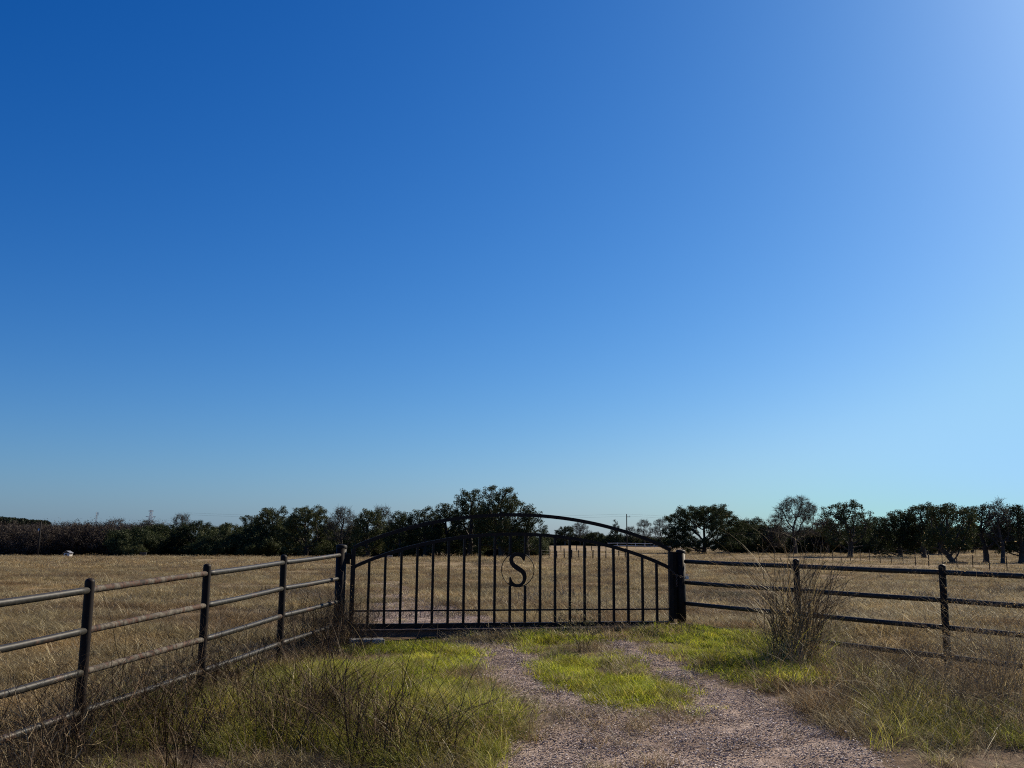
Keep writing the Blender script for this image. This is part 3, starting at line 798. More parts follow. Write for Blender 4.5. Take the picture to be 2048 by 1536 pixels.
def tree_meshes(seed, lobes, trunk_r, trunk_h, lean=(0, 0), kind='oak', n_attr=420, leaf=None, tips=14, dens=1.0, fork=1):
    r = np.random.default_rng(seed + 99)
    ns = max(3, int(trunk_h / 0.35))
    trunk = [(lean[0] * (t / ns) ** 1.3 * trunk_h + 0.05 * math.sin(3 * t / ns), lean[1] * t / ns * trunk_h, trunk_h * t / ns - 0.25 * (t == 0)) for t in range(ns + 1)]
    bare = kind in ('bare', 'brush')
    P, par = colonize(seed, lobes, trunk, D_kill=0.36 if bare else 0.40, step=0.26, n_attr=int(n_attr * 2.2))
    n = len(P); tipr = 0.014 if bare else 0.02
    ex = 2.25; acc = np.zeros(n); rad = np.zeros(n); kids = np.zeros(n, int)
    for i in range(n - 1, -1, -1):
        rad[i] = acc[i] ** (1 / ex) if acc[i] > 0 else tipr
        if par[i] >= 0: acc[par[i]] += rad[i] ** ex; kids[par[i]] += 1
    sc = trunk_r / max(rad[1], 1e-3)
    rad = tipr + (rad - tipr) * sc if sc < 3 else rad * sc
    rad[0] = rad[1] * 1.45
    e = np.nonzero(par >= 0)[0]
    E = np.concatenate([P[par[e]], P[e], rad[par[e]][:, None] * np.where(par[e] == 0, 1, 0.97)[:, None], rad[e][:, None]], 1)
    big = E[:, 7] > 0.045
    parts = [prisms(E[big], 7, seed)]
    if (~big).any(): parts.append(prisms(E[~big], 3, seed))
    tips_i = np.nonzero((kids == 0) | (rad < tipr * 1.9))[0]
    T = P[tips_i]
    if bare:   # twigs sprouting off every thin branch
        k = 8 if kind == 'bare' else 9
        b = np.repeat(T, k, 0); d = r.normal(0, 1, (len(b), 3)); d[:, 2] = np.abs(d[:, 2]) * 0.9 + 0.2; d /= np.linalg.norm(d, axis=1)[:, None]
        q = b + d * r.uniform(0.25, 0.75, len(b))[:, None]
        parts.append(prisms(np.concatenate([b, q, np.full((len(b), 1), 0.013), np.full((len(b), 1), 0.007)], 1), 3, seed))
    wood = join(*parts)
    lv = None
    if leaf:
        size, sig, per = leaf
        keep = r.random(len(T)) < dens
        C = np.repeat(T[keep], per, 0); u = r.normal(0, 1, C.shape); u /= np.linalg.norm(u, axis=1)[:, None]
        C = C + u * r.uniform(0, 1, (len(C), 1)) ** 0.5 * np.array([sig, sig, sig * 0.7]) * 1.55
        lv = leaf_quads(C, size, seed, 0.7)
    return wood, lv

def make_tree(name, label, loc, wood, lv, bark, leafm, group, cat='tree', rz=0.0, s=(1, 1, 1)):
    o = empty(name, tuple(loc), rz); o.scale = s
    tag(o, label, cat, group)
    V, Q, T = wood
    link('trunk', mesh_from('trunk', V, Q, attrs={'tint': T}, smooth=True), bark, o)
    if lv is not None:
        V, Q, T = lv
        link('crown', mesh_from('crown', V, Q, attrs={'tint': T}), leafm, o)
    return o

def crown_lobes(seed, w, h, h0, n=9, flat=1.0):
    """uneven crown: many lobes over a wide low base, w = half width, h = height, h0 = underside"""
    r = np.random.default_rng(seed); L = []
    H = h - h0
    for tier, (zf, kf, rf, m_) in enumerate(((0.16, 0.84, 0.27, n), (0.42, 0.84, 0.29, n), (0.68, 0.66, 0.28, n))):
        for i in range(m_):
            a = 2 * math.pi * i / m_ + r.uniform(-.4, .4) + tier; k = kf * r.uniform(0.72, 1.06)
            rr = rf * r.uniform(0.85, 1.4) * w
            zc = h0 + H * (zf + r.uniform(-.09, .09))
            L.append((math.cos(a) * w * k, math.sin(a) * w * k * 0.85, zc, rr, rr, H * r.uniform(0.12, 0.19)))
    for i in range(4):
        a = 2 * math.pi * i / 4 + r.uniform(-.6, .6); k = r.uniform(0.15, 0.50); rr = r.uniform(0.22, 0.36) * w
        zr_ = H * r.uniform(0.09, 0.15)
        L.append((math.cos(a) * w * k, math.sin(a) * w * k, h - zr_ - (H * r.uniform(0, 0.08) if i else 0), rr, rr, zr_))
    return L

# (kind, x px, top px, base px, half width px, distance, label, seed, extra)
TREES = [
 # left: bare woodland edge behind the pasture
 ('brush', 8, 1050, 1113, 30, 150, 'leafless brown tree at the far left end of the woodland edge', 1),
 ('brush', 48, 1046, 1113, 30, 152, 'leafless tree between the utility pole and the left end of the woods', 2),
 ('brush', 96, 1050, 1112, 30, 150, 'leafless tree just right of the leaning utility pole', 3),
 ('brush', 122, 1041, 1112, 24, 156, 'twiggy tree above the small white well house', 4),
 ('brush', 155, 1043, 1112, 28, 150, 'rounded bare tree right of the white well house', 5),
 ('brush', 192, 1046, 1112, 28, 154, 'grey bare tree below the thin radio mast', 6),
 ('bare', 228, 1034, 1112, 27, 150, 'tallest bare tree of the left woodland, with a rounded airy crown', 7),
 ('brush', 262, 1045, 1112, 24, 148, 'bare tree behind the dark feed bins', 8),
 ('bare', 292, 1036, 1112, 22, 152, 'bare tree with clumps of leaves below the lattice pylon', 9),
 ('bare', 360, 1023, 1112, 22, 160, 'bare crown standing above the low dark oaks on the left', 10),
 # left: dark live oaks
 ('oak', 322, 1042, 1113, 38, 140, 'low dark live oak at the left end of the oak row', 11),
 ('oak', 388, 1037, 1113, 44, 136, 'broad dark live oak with a forked trunk showing underneath', 12),
 ('oak', 452, 1041, 1114, 36, 138, 'low live oak left of the tall pair of oaks', 13),
 ('oak', 538, 1009, 1115, 44, 132, 'tall left oak of the pair behind the left fence', 14),
 ('oak', 610, 1006, 1116, 46, 126, 'tall round oak right of its twin behind the left fence', 15),
 ('bare', 682, 1009, 1116, 34, 124, 'thin-leaved oak with open branches behind the hinge post', 16),
 ('oak', 736, 1011, 1116, 34, 122, 'oak behind the left end of the gate arch', 17),
 ('bare', 762, 1007, 1115, 25, 130, 'half-bare tree rising behind the oaks at the left of the gate', 18),
 ('oak', 800, 1018, 1117, 32, 120, 'shorter oak behind the fourth picket, with a twin trunk', 19),
 ('oak', 848, 1008, 1117, 34, 120, 'oak left of the big central oak, under the rise of the arch', 20),
 ('oak', 893, 1003, 1117, 26, 122, 'narrow oak touching the left side of the big central oak', 21),
 ('oak', 940, 970, 1117, 40, 121, 'left half of the big central oak group behind the gate', 22),
 ('oak', 1003, 967, 1117, 50, 118, 'tallest and largest oak, behind the letter S of the gate', 23),
 ('oak', 1055, 1003, 1116, 28, 118, 'grey-leaved right shoulder of the big central oak group', 24),
 ('oak', 1088, 1046, 1110, 11, 150, 'small round tree just right of the big central oak', 25),
 # centre right, far off beyond the rise
 ('oak', 1130, 1050, 1091, 18, 285, 'small round oak on the rise, leftmost of the far trees', 26),
 ('bare', 1160, 1042, 1091, 20, 290, 'bare fan-shaped tree on the rise between round oak and cedars', 27),
 ('oak', 1190, 1062, 1091, 20, 285, 'low dark shrubby tree left of the pointed cedar', 28),
 ('cedar', 1231, 1032, 1091, 20, 285, 'dark pointed cedar beside the far utility pole', 29),
 ('bare', 1262, 1050, 1091, 14, 292, 'thin bare tree just right of the far utility pole', 30),
 ('bare', 1289, 1037, 1091, 17, 290, 'bare vase-shaped tree standing alone on the skyline', 31),
 ('bare', 1322, 1034, 1092, 18, 285, 'bare tree partly behind the left side of the spreading oak', 32),
 ('oak', 1275, 1072, 1091, 34, 300, 'low hedge-like tree behind the white board fence', 33),
 # right
 ('oak', 1408, 1004, 1109, 80, 142, 'large solitary spreading live oak right of the latch post', 34),
 ('oak', 1505, 1030, 1107, 34, 152, 'low grey-green tree right of the spreading oak', 35),
 ('bare', 1592, 989, 1110, 50, 142, 'large nearly leafless oak behind the tall dead weed', 36),
 ('brush', 1548, 1050, 1108, 30, 150, 'brushy tree at the left foot of the large leafless oak', 37),
 ('brown', 1655, 1032, 1108, 28, 148, 'russet-leaved tree between the leafless oak and the thick-trunked oak', 38),
 ('oak', 1700, 996, 1120, 42, 116, 'airy thick-trunked oak with sky showing through its top', 39),
 ('oak', 1755, 1030, 1108, 26, 150, 'low tree in the dip between two right-hand oaks', 40),
 ('oak', 1800, 1014, 1116, 36, 118, 'bushy oak reaching low to the ground right of the dip', 41),
 ('oak', 1848, 1002, 1116, 32, 116, 'oak with a pointed top at the left of the right-hand grove', 42),
 ('leanoak', 1908, 1000, 1129, 42, 92, 'oak with a bent leaning trunk in the right-hand grove', 43),
 ('oak', 1972, 1001, 1126, 34, 98, 'straight-trunked oak right of the leaning oak', 44),
 ('bare', 2005, 990, 1128, 24, 95, 'tall bare-topped tree near the right edge', 45),
 ('oak', 2042, 1004, 1127, 34, 97, 'rightmost oak, cut by the picture edge', 46),
 ('oak', 500, 1028, 1113, 30, 142, 'lower oak filling the gap left of the tall pair', 50),
 ('oak', 575, 1035, 1113, 34, 140, 'low oak behind the gap between the tall pair', 51),
 ('oak', 655, 1040, 1114, 32, 134, 'low dark oak under the thin-leaved tree', 52),
 ('oak', 705, 1045, 1114, 30, 132, 'low oak behind the hinge post', 53),
 ('oak', 772, 1040, 1114, 30, 134, 'low oak behind the third picket', 54),
 ('oak', 828, 1044, 1114, 30, 134, 'low oak behind the fifth picket', 55),
 ('oak', 872, 1040, 1114, 30, 132, 'low oak filling the line left of the central group', 56),
 ('oak', 974, 1010, 1114, 44, 130, 'dark oak behind the middle of the central group', 57),
 ('oak', 1470, 1052, 1107, 28, 158, 'low oak tucked behind the right side of the spreading oak', 58),
 ('oak', 1545, 1056, 1107, 30, 160, 'low oak left of the large leafless oak', 59),
 ('oak', 1625, 1058, 1107, 32, 158, 'low dark oak under the right side of the leafless oak', 60),
 ('oak', 1725, 1044, 1107, 32, 156, 'low oak behind the airy thick-trunked oak', 61),
 ('oak', 1880, 1036, 1110, 34, 150, 'oak in the second row of the right-hand grove', 62),
 ('oak', 1945, 1046, 1108, 34, 158, 'low oak behind the trunks of the right-hand grove', 63),
 ('oak', 2020, 1046, 1108, 34, 158, 'low oak far behind the bare-topped tree', 64),
 ('oak', 2110, 1000, 1127, 40, 100, 'oak standing beyond the right edge oak', 47),
 ('oak', -40, 1048, 1113, 36, 150, 'oak standing beyond the left end of the woods', 48),
]
OAKLOW = {50, 51, 52, 53, 54, 55, 56, 57, 58, 59, 60, 61, 62, 21, 23, 11, 12, 13, 14, 15, 17, 19, 20, 34, 35, 40, 41, 28, 33, 22, 24}
for (kind, px, ty, by, hw, Y, label, seed) in TREES:
    base = at(px, by, Y); top = at(px, ty, Y); g = hz(base[0], base[1])
    h = top[2] - g; w = hw * Y / 1976.0
    low = seed in OAKLOW
    h0 = h * (0.07 if low else 0.20)
    loc = (base[0], base[1], g)
    if kind == 'oak' or kind == 'leanoak' or kind == 'brown':
        wide = 1.32 if seed in (39, 41, 42, 43, 44, 46, 47) else 1.12
        lb = crown_lobes(seed, w * wide, h - 0.2, h0, 9 if w > 2 else 6)
        dens_ = 0.6 if seed in (39, 44, 24) else 0.95
        lean = (-0.75, 0.1) if kind == 'leanoak' else (0.12 * math.sin(seed), 0)
        wood, lv = tree_meshes(seed, lb, min(0.42, 0.06 + h * 0.038), max(0.9, h * 0.24), lean, 'oak', int(300 + 150 * w), (0.16, 0.27, 40), dens=dens_)
        lm = MAT['brown_leaf'] if kind == 'brown' else MAT['oak_leaf']
        make_tree('live_oak' if kind != 'brown' else 'russet_tree', label, loc, wood, lv, MAT['bark'], lm, 'trees round the pasture')
    elif kind == 'cedar':
        lb = [(0, 0, h * (0.12 + 0.8 * t), w * (1.02 - t) + 0.15, w * (1.02 - t) + 0.15, h * 0.14) for t in np.linspace(0, 0.93, 7)]
        wood, lv = tree_meshes(seed, lb, 0.2, 1.0, (0, 0), 'oak', 420, (0.28, 0.3, 12))
        make_tree('cedar_tree', label, loc, wood, lv, MAT['bark'], MAT['cedar_leaf'], 'trees round the pasture')
    else:
        lb = crown_lobes(seed, w, h - 0.3, h * (0.28 if kind == 'bare' else 0.10), 6)
        some = seed in (16, 18, 36, 45, 9, 10)
        wood, lv = tree_meshes(seed, lb, 0.05 + h * 0.024, h * 0.26, (0.1 * math.sin(seed), 0), kind, int(330 + 120 * w), (0.13, 0.25, 7) if some else ((0.12, 0.3, 4) if kind == 'brush' else None), dens=0.8)
        make_tree('bare_tree', label, loc, wood, lv, MAT['pale_bark'] if kind == 'brush' else MAT['bark'], MAT['oak_leaf'] if some else MAT['brown_leaf'], 'trees round the pasture')

# underbrush filling the woodland floor, far behind the pasture
def brush_clump(seed, w, h, leafy):
    E, LP = branching(seed, h, 26, lean=0.35, depth=2, r0=0.02, side=5, spread=w, droop=0.1, leaflets=0.5)
    parts = [prisms(E, 3, seed)]
    if leafy: 
        C = np.repeat(LP, leafy * 2, 0); C = C + np.random.default_rng(seed).normal(0, 0.2, C.shape)
        parts.append(leaf_quads(C, 0.14, seed))
    return join(*parts)
src_brush = source_collection('brush_source', [brush_clump(s, 1.0, 2.6, 1) for s in (1, 2, 3)], MAT['brush'])
src_shrub = source_collection('shrub_source', [brush_clump(s + 10, 0.9, 2.0, 6) for s in (1, 2, 3)], MAT['oak_leaf'])
def strip(pxs, Y0, Y1, n):
    t = rng.uniform(0, 1, n); px = pxs[0] + (pxs[1] - pxs[0]) * t; Y = rng.uniform(Y0, Y1, n)
    d = np.stack([ray(p, 1090) for p in px]); X = d[:, 0] / d[:, 1] * Y
    return X, Y
X, Y = strip((-80, 330), 142, 175, 330); Xb, Yb = strip((1480, 2200), 215, 250, 260); X = np.concatenate([X, Xb]); Y = np.concatenate([Y, Yb]); scatter('thicket', 'brown leafless thicket beneath and behind the trees', 'thicket', on_ground(X, Y), src_brush, 3, 0.7, 1.4, seed=3)
X, Y = strip((250, 1075), 128, 146, 330); X2, Y2 = strip((1470, 1860), 150, 172, 170); X3, Y3 = strip((1085, 1350), 292, 305, 130)
X = np.concatenate([X, X2]); Y = np.concatenate([Y, Y2])
scatter('underbrush', 'dark evergreen underbrush beneath the oaks', 'underbrush', on_ground(X, Y), src_shrub, 3, 0.35, 1.3, seed=4, clump=0.8, cell=9)
scatter('hedge', 'low dark evergreen hedge line on the rise behind the white fence', 'hedge', on_ground(X3, Y3), src_shrub, 3, 0.6, 1.2, seed=14)

# far hill with its wood
def far_wood():
    r = np.random.default_rng(5); C = []
    for i in range(150):
        px = r.uniform(-160, 112); Y = r.uniform(520, 640)
        ty = 1037 + 8 * (max(px, 0) / 112) ** 2 + r.normal(0, 1.5) + (9 if px > 90 else 0)
        t = at(px, ty, Y); zg = hz(t[0], t[1])
        k = 500; u = r.normal(0, 1, (k, 3)); u /= np.linalg.norm(u, axis=1)[:, None]
        rad = r.uniform(2.6, 4.6)
        c = np.array([t[0], t[1], t[2] - rad * 0.8])
        C.append(c + u * np.array([rad, rad, rad * 0.8]) * r.uniform(0.6, 1.05, (k, 1)))
    return leaf_quads(np.concatenate(C), 1.3, 3, 0.6)
V, Q, T = far_wood()
o_ = link('far_wood', mesh_from('far_wood', V, Q, attrs={'tint': T}), MAT['cedar_leaf'])
tag(o_, 'far-off dark wooded hilltop above the woods at the left', 'wood', kind='stuff')
hx = np.linspace(-520, -230, 28); hy = np.linspace(500, 720, 14)
HX, HY = np.meshgrid(hx, hy, indexing='ij')
HZ = hfield(HX, HY) - 0.5 + 14 * np.exp(-((HX + 380) / 75) ** 2 - ((HY - 610) / 75) ** 2)
ii = np.arange(27)[:, None] * 14 + np.arange(13)[None]
link('hill', mesh_from('hill', np.stack([HX, HY, HZ], -1), np.stack([ii, ii + 14, ii + 15, ii + 1], -1).reshape(-1, 4), smooth=True), MAT['cedar_leaf'])["kind"] = 'structure'

# ------------------------------------------------------------------ things in the pasture
def local(o, mb_fn, name, mat, **k):
    m = MB(); mb_fn(m); return m.build(name, mat, o, **k)
def ground_px(px, Y):
    d = ray(px, 1100); x = d[0] / d[1] * Y
    return np.array([x, Y, hz(x, Y)])

# utility poles
p = ground_px(76, 137); h_ = at(80, 1044, 137)[2] - p[2]
o = empty('utility_pole', tuple(p)); tag(o, 'leaning wooden utility pole with a small transformer, before the bare woods', 'utility pole', 'utility poles')
local(o, lambda m: m.tube([(0, 0, -0.4), (0.04, 0, h_ * 0.5), (0.10, 0, h_)], [0.13, 0.115, 0.09], n=10), 'pole', MAT['pole_wood'], smooth=True)
local(o, lambda m: (m.tube([(-0.14, 0, h_ * 0.70), (-0.14, 0, h_ * 0.81)], 0.10, n=12)), 'transformer', MAT['galv'], smooth=True)
local(o, lambda m: m.box((-0.05, 0, h_ * 0.77), (0.14, 0.05, 0.04)), 'bracket', MAT['dark'])
p = ground_px(1254, 190); h_ = at(1254, 1028, 190)[2] - p[2]
o = empty('utility_pole', tuple(p)); tag(o, 'far slim utility pole with a short crossarm beside the pointed cedar', 'utility pole', 'utility poles')
local(o, lambda m: m.tube([(0, 0, -0.4), (0, 0, h_)], [0.13, 0.085], n=10), 'pole', MAT['pole_wood'], smooth=True)
local(o, lambda m: m.box((0.32, 0, h_ - 0.55), (0.75, 0.09, 0.09)), 'crossarm', MAT['pole_wood'])
for x in (-0.02, 0.62): local(o, lambda m: m.tube([(x, 0, h_ - 0.5), (x, 0, h_ - 0.28)], 0.045, n=8), 'insulator', MAT['galv'])
def wire(a, b, sag, r_, parent):
    pts = [Vector(a).lerp(Vector(b), t) - Vector((0, 0, sag * 4 * t * (1 - t))) for t in np.linspace(0, 1, 25)]
    m = MB(); m.tube(pts, r_, n=4); return m.build('wire', MAT['dark'], parent)
pl_ = empty('power_line', (p[0], p[1], p[2] + h_)); tag(pl_, 'thin overhead wires hanging from the far slim utility pole', 'wires')
for dz in (0.0, -0.42):
    for tx, ty in ((75, 16), (-95, 30)):
        wire((0.6 if dz else 0, 0, dz), (tx, ty, dz + 0.4), 0.9, 0.009, pl_)

# radio mast and lattice pylon on the horizon
p = ground_px(188, 620); h_ = at(188, 1024, 620)[2] - p[2]
o = empty('radio_mast', tuple(p)); tag(o, 'thin grey radio mast with antennas, rising behind the woods', 'mast')
def mast(m):
    for a in (0, 2.09, 4.19): m.tube([(0.6 * math.cos(a), 0.6 * math.sin(a), 0), (0.4 * math.cos(a), 0.4 * math.sin(a), h_)], 0.09, n=5)
    for k in range(int(h_ / 1.2)):
        z = k * 1.2
        for a in (0, 2.09, 4.19): m.tube([(0.55 * math.cos(a), 0.55 * math.sin(a), z), (0.5 * math.cos(a + 2.09), 0.5 * math.sin(a + 2.09), z + 1.2)], 0.05, n=4)
local(o, mast, 'lattice', MAT['galv'])
local(o, lambda m: [m.box((0.8 * math.cos(a), 0.8 * math.sin(a), h_ - 1.2), (0.35, 0.2, 1.9), a) for a in (0.4, 2.5, 4.6)], 'antenna', MAT['galv'])
p = ground_px(297, 700); h_ = at(297, 1020, 700)[2] - p[2]
o = empty('transmission_pylon', tuple(p)); tag(o, 'faint lattice transmission pylon with two crossarms on the skyline', 'pylon')
def pylon(m):
    for sx, sy in ((1, 1), (-1, 1), (1, -1), (-1, -1)):
        m.tube([(sx * 2.6, sy * 2.6, 0), (sx * 0.8, sy * 0.8, h_ * 0.72), (sx * 0.5, sy * 0.5, h_)], 0.13, n=4)
    nz = 9
    for k in range(nz):
        za, zb = h_ * k / nz, h_ * (k + 1) / nz
        wa = 2.6 + (0.7 - 2.6) * k / nz; wb = 2.6 + (0.7 - 2.6) * (k + 1) / nz
        for sy in (-1, 1):
            m.tube([(-wa, sy * wa, za), (wb, sy * wb, zb)], 0.08, n=4); m.tube([(wa, sy * wa, za), (-wb, sy * wb, zb)], 0.08, n=4)
local(o, pylon, 'tower', MAT['galv'])
for z, hw in ((h_ * 0.80, 3.6), (h_ * 0.97, 2.0)):
    def arm(m):
        m.tube([(-hw, 0, z), (0, 0, z + 0.5), (hw, 0, z)], 0.12, n=4); m.tube([(-hw, 0, z), (0, 0, z - 0.6), (hw, 0, z)], 0.10, n=4)
    local(o, arm, 'crossarm', MAT['galv'])

# well house
p = ground_px(137, 132); o = empty('well_house', (p[0], p[1], p[2] + 0.05), -0.25)
tag(o, 'tiny white-walled well house with a pale tin gable roof at the pasture edge', 'shed')
o.scale = (0.78, 0.78, 0.72)
local(o, lambda m: m.box((0, 0, 0.32), (1.15, 0.75, 0.78)), 'wall', MAT['white'])
local(o, lambda m: m.box((-0.1, -0.378, 0.30), (0.42, 0.02, 0.6)), 'door', MAT['dark'])
def roof(m):
    z0, z1, t = 0.70, 1.10, 0.03
    for s in (-1, 1):
        a = [(0, -0.48, z1), (0, 0.48, z1), (s * 0.76, 0.48, z0), (s * 0.76, -0.48, z0)]
        b = [(x, y, z + t) for x, y, z in a]
        vs = a + b; m.add(vs, [(0, 1, 2, 3), (7, 6, 5, 4), (0, 4, 5, 1), (1, 5, 6, 2), (2, 6, 7, 3), (3, 7, 4, 0)])
local(o, roof, 'roof', MAT['tin'])
local(o, lambda m: m.add([(-0.57, -0.37, 0.71), (0.57, -0.37, 0.71), (0, -0.37, 1.08), (-0.57, -0.34, 0.71), (0.57, -0.34, 0.71), (0, -0.34, 1.08)], [(0, 1, 2), (5, 4, 3), (0, 3, 4, 1), (1, 4, 5, 2), (2, 5, 3, 0)]), 'gable', MAT['dark'])

# dark feed bins, a stump
for px, Y, s, lab in ((261, 131, 0.62, 'smaller left feed bin, dark and boxy, in the pasture'), (287, 124, 0.78, 'larger right feed bin, dark and boxy, in the pasture')):
    p = ground_px(px, Y); o = empty('feed_bin', tuple(p)); tag(o, lab, 'feed bin', 'feed bins in the pasture')
    local(o, lambda m: m.box((0, 0, 0.48 * s), (0.85 * s, 0.7 * s, 0.5 * s), 0.2, 1.15), 'hopper', MAT['dark'])
    local(o, lambda m: m.box((0, 0, 0.78 * s), (1.05 * s, 0.85 * s, 0.06 * s), 0.2), 'lid', MAT['dark'])
    for sx in (-1, 1):
        for sy in (-1, 1):
            local(o, lambda m: m.box((sx * 0.3 * s, sy * 0.22 * s, 0.1 * s), (0.08, 0.08, 0.36 * s)), 'leg', MAT['dark'])
p = ground_px(387, 112); o = empty('tree_stump', tuple(p)); tag(o, 'small dark broken stump in the shade line of the oaks', 'stump')
local(o, lambda m: (m.tube([(0, 0, -0.1), (0.02, 0, 0.18), (0.10, 0.02, 0.34)], [0.18, 0.13, 0.07], n=9), m.tube([(0.02, 0, 0.12), (0.3, 0.05, 0.24)], [0.06, 0.03], n=7)), 'trunk', MAT['bark'], smooth=True)

# pale stock panels standing under the oaks
for px, by, Y, wpx, rows, lab in ((774, 1125.5, 108, 20, 6, 'pale slatted stock panel standing in shade behind the first pickets'), (713, 1123, 112, 11, 4, 'small pale stock panel right behind the hinge stile')):
    p = at(px, by, Y); o = empty('stock_panel', (p[0], p[1], hz(p[0], p[1])), -0.15); tag(o, lab, 'panel', 'stock panels')
    w = wpx * Y / 1976; hh = (15 if wpx > 15 else 8) * Y / 1976
    z0 = p[2] - hz(p[0], p[1])
    for k in range(rows): local(o, lambda m: m.box((0, 0, z0 + hh * (k + 0.5) / rows), (w, 0.03, hh / rows * 0.42)), 'slat', MAT['pale_steel'])
    for x in (-w / 2, w / 2): local(o, lambda m: m.box((x, 0.03, (z0 + hh) / 2), (0.05, 0.03, z0 + hh)), 'upright', MAT['pale_steel'])

# white board fence on the rise
o = empty('board_fence', tuple(ground_px(1266, 262))); tag(o, 'far white two-board fence across the rise behind the gate', 'fence')
org = Vector(o.location); x0, x1 = at(1216, 1090, 262)[0], at(1345, 1090, 262)[0]
zb = lambda px, y: at(px, y, 262)[2]
nb = 8; xs = np.linspace(x0, x1, nb); zg = [hz(x, 262) for x in xs]
for i in range(nb):
    m = MB(); m.box((xs[i] - org.x, 0, zg[i] - org.z + 0.55), (0.12, 0.12, 1.3)); m.build('post', MAT['white'], o)
for i in range(nb - 1):
    for dz in (0.42, 1.05):
        m = MB(); m.tube([(xs[i] - org.x, -0.09, zg[i] - org.z + dz), (xs[i + 1] - org.x, -0.09, zg[i + 1] - org.z + dz)], 0.075, square=True); m.build('board', MAT['white'], o)

# wire fences: dark posts with three strands
def wire_fence(label, pts, hgt, rpost, strands=3):
    P = [np.array([*q, hz(*q)]) for q in pts]
    o = empty('wire_fence', tuple(P[0])); tag(o, label, 'fence', 'wire fences in the pasture')
    org = P[0]; r = random.Random(len(label))
    tops = []
    for q in P:
        h = hgt * r.uniform(0.85, 1.15); lx = r.uniform(-0.06, 0.06)
        m = MB(); m.tube([tuple(q - org + [0, 0, -0.2]), tuple(q - org + [lx, 0, h])], rpost * r.uniform(0.8, 1.25), n=6); m.build('post', MAT['pole_wood'], o)
        tops.append(q - org)
    for s in range(strands):
        m = MB(); z = hgt * (0.35 + 0.26 * s)
        m.tube([tuple(t + [0, -0.03, z]) for t in tops], 0.004, n=4, cap=False); m.build('strand', MAT['dark'], o)
    return o
def line_px(a, b, n):
    (pa, Ya), (pb, Yb) = a, b; A = ground_px(pa, Ya)[:2]; B = ground_px(pb, Yb)[:2]
    return [tuple(A + (B - A) * t) for t in np.linspace(0, 1, n)]
wire_fence('short dark posts of the far wire fence seen through the right half of the gate', line_px((1083, 88), (1250, 100), 13), 0.95, 0.05)
wire_fence('wire fence before the right-hand grove, thin leaning posts', line_px((1665, 98), (2090, 62), 17), 1.1, 0.034)
wire_fence('faint farther wire fence crossing behind the right-hand grove', line_px((1640, 165), (2080, 120), 14), 1.1, 0.045)
wire_fence('sparse posts high on the rise left of the far pole', line_px((1122, 180), (1240, 195), 5), 1.3, 0.07, 1)

# ------------------------------------------------------------------ grass, weeds, gravel
def tufts(ns, **k): return [blades(seed=s, **k) for s in range(ns)]
SRC = {}
SRC['green'] = source_collection('green_tuft', tufts(4, n=70, spread=0.11, h=0.065, w=0.0042, lean=0.35, segs=3, curl=0.7), MAT['grass_green'])
SRC['mixed'] = source_collection('mixed_tuft', tufts(4, n=55, spread=0.14, h=0.20, w=0.0042, lean=0.3, segs=5, curl=0.8), MAT['grass_mixed'])
SRC['dry'] = source_collection('dry_tuft', tufts(4, n=45, spread=0.13, h=0.12, w=0.0036, lean=0.5, segs=4, curl=0.8), MAT['grass_dry'])
SRC['field'] = source_collection('field_tuft', [blades(n=90, spread=0.28, h=0.10, w=0.006, lean=0.6, seed=20 + s, segs=3, curl=1.0) for s in range(5)], MAT['grass_dry'])
SRC['fieldfar'] = source_collection('field_patch', [blades(n=170, spread=0.9, h=0.085, w=0.014, lean=0.7, seed=30 + s, segs=2, curl=0.9) for s in range(4)], MAT['grass_dry'])
SRC['tall'] = source_collection('tall_stem', [blades(n=10, spread=0.12, h=0.74, w=0.0062, lean=0.28, seed=40 + s, segs=9, curl=0.75) for s in range(5)], MAT['stalk'])
def stones(seed, n=30):
    r = np.random.default_rng(seed); Vs, Qs = [], []
    cube = np.array([(x, y, z) for z in (-1, 1) for x, y in ((-1, -1), (1, -1), (1, 1), (-1, 1))], float)
    q = np.array([(3, 2, 1, 0), (4, 5, 6, 7), (0, 1, 5, 4), (1, 2, 6, 5), (2, 3, 7, 6), (3, 0, 4, 7)])
    for i in range(n):
        s = r.uniform(0.003, 0.0085); a = r.uniform(0, 6.28); M_ = np.array([[math.cos(a), -math.sin(a), 0], [math.sin(a), math.cos(a), 0], [0, 0, 1]])
        v = (cube * r.uniform(0.6, 1.1, (8, 3)) * np.array([1, 0.75, 0.5]) * s) @ M_.T + np.array([*(r.uniform(-.14, .14, 2)), s * 0.3])
        Vs.append(v); Qs.append(q + 8 * i)
    return np.concatenate(Vs), np.concatenate(Qs), np.repeat(r.uniform(0, 1, n), 8)
def stone_mat():
    m, nt, N = new_mat('gravel_stones')
    p = N('BsdfPrincipled'); o = N('OutputMaterial'); nt.links.new(p.outputs[0], o.inputs[0]); p.inputs['Roughness'].default_value = 0.75
    a = N('Attribute', attribute_name='tint')
    nt.links.new(ramp(nt, a.outputs['Fac'], [(0, (0.20, 0.15, 0.115)), (0.5, (0.36, 0.275, 0.22)), (0.9, (0.54, 0.44, 0.37)), (1, (0.78, 0.70, 0.62))]), p.inputs['Base Color'])
    return m
MAT['stones'] = stone_mat()
SRC['stones'] = source_collection('stone_handful', [stones(s) for s in range(6)], MAT['stones'])

# gravel
x, y = rand_xy(22000, -3.5, 6.0, 4.0, 18.0); k = dens(GRAVEL, x, y, 0.10)
x2, y2 = rand_xy(9000, -6, 1.5, 17, 34); k2 = dens(GRAVEL, x2, y2, 0.2)
scatter('gravel', 'pinkish beige gravel of the two wheel tracks', 'gravel', np.concatenate([on_ground(x[k], y[k]), on_ground(x2[k2], y2[k2])]), SRC['stones'], 6, 0.5, 1.25, seed=5)
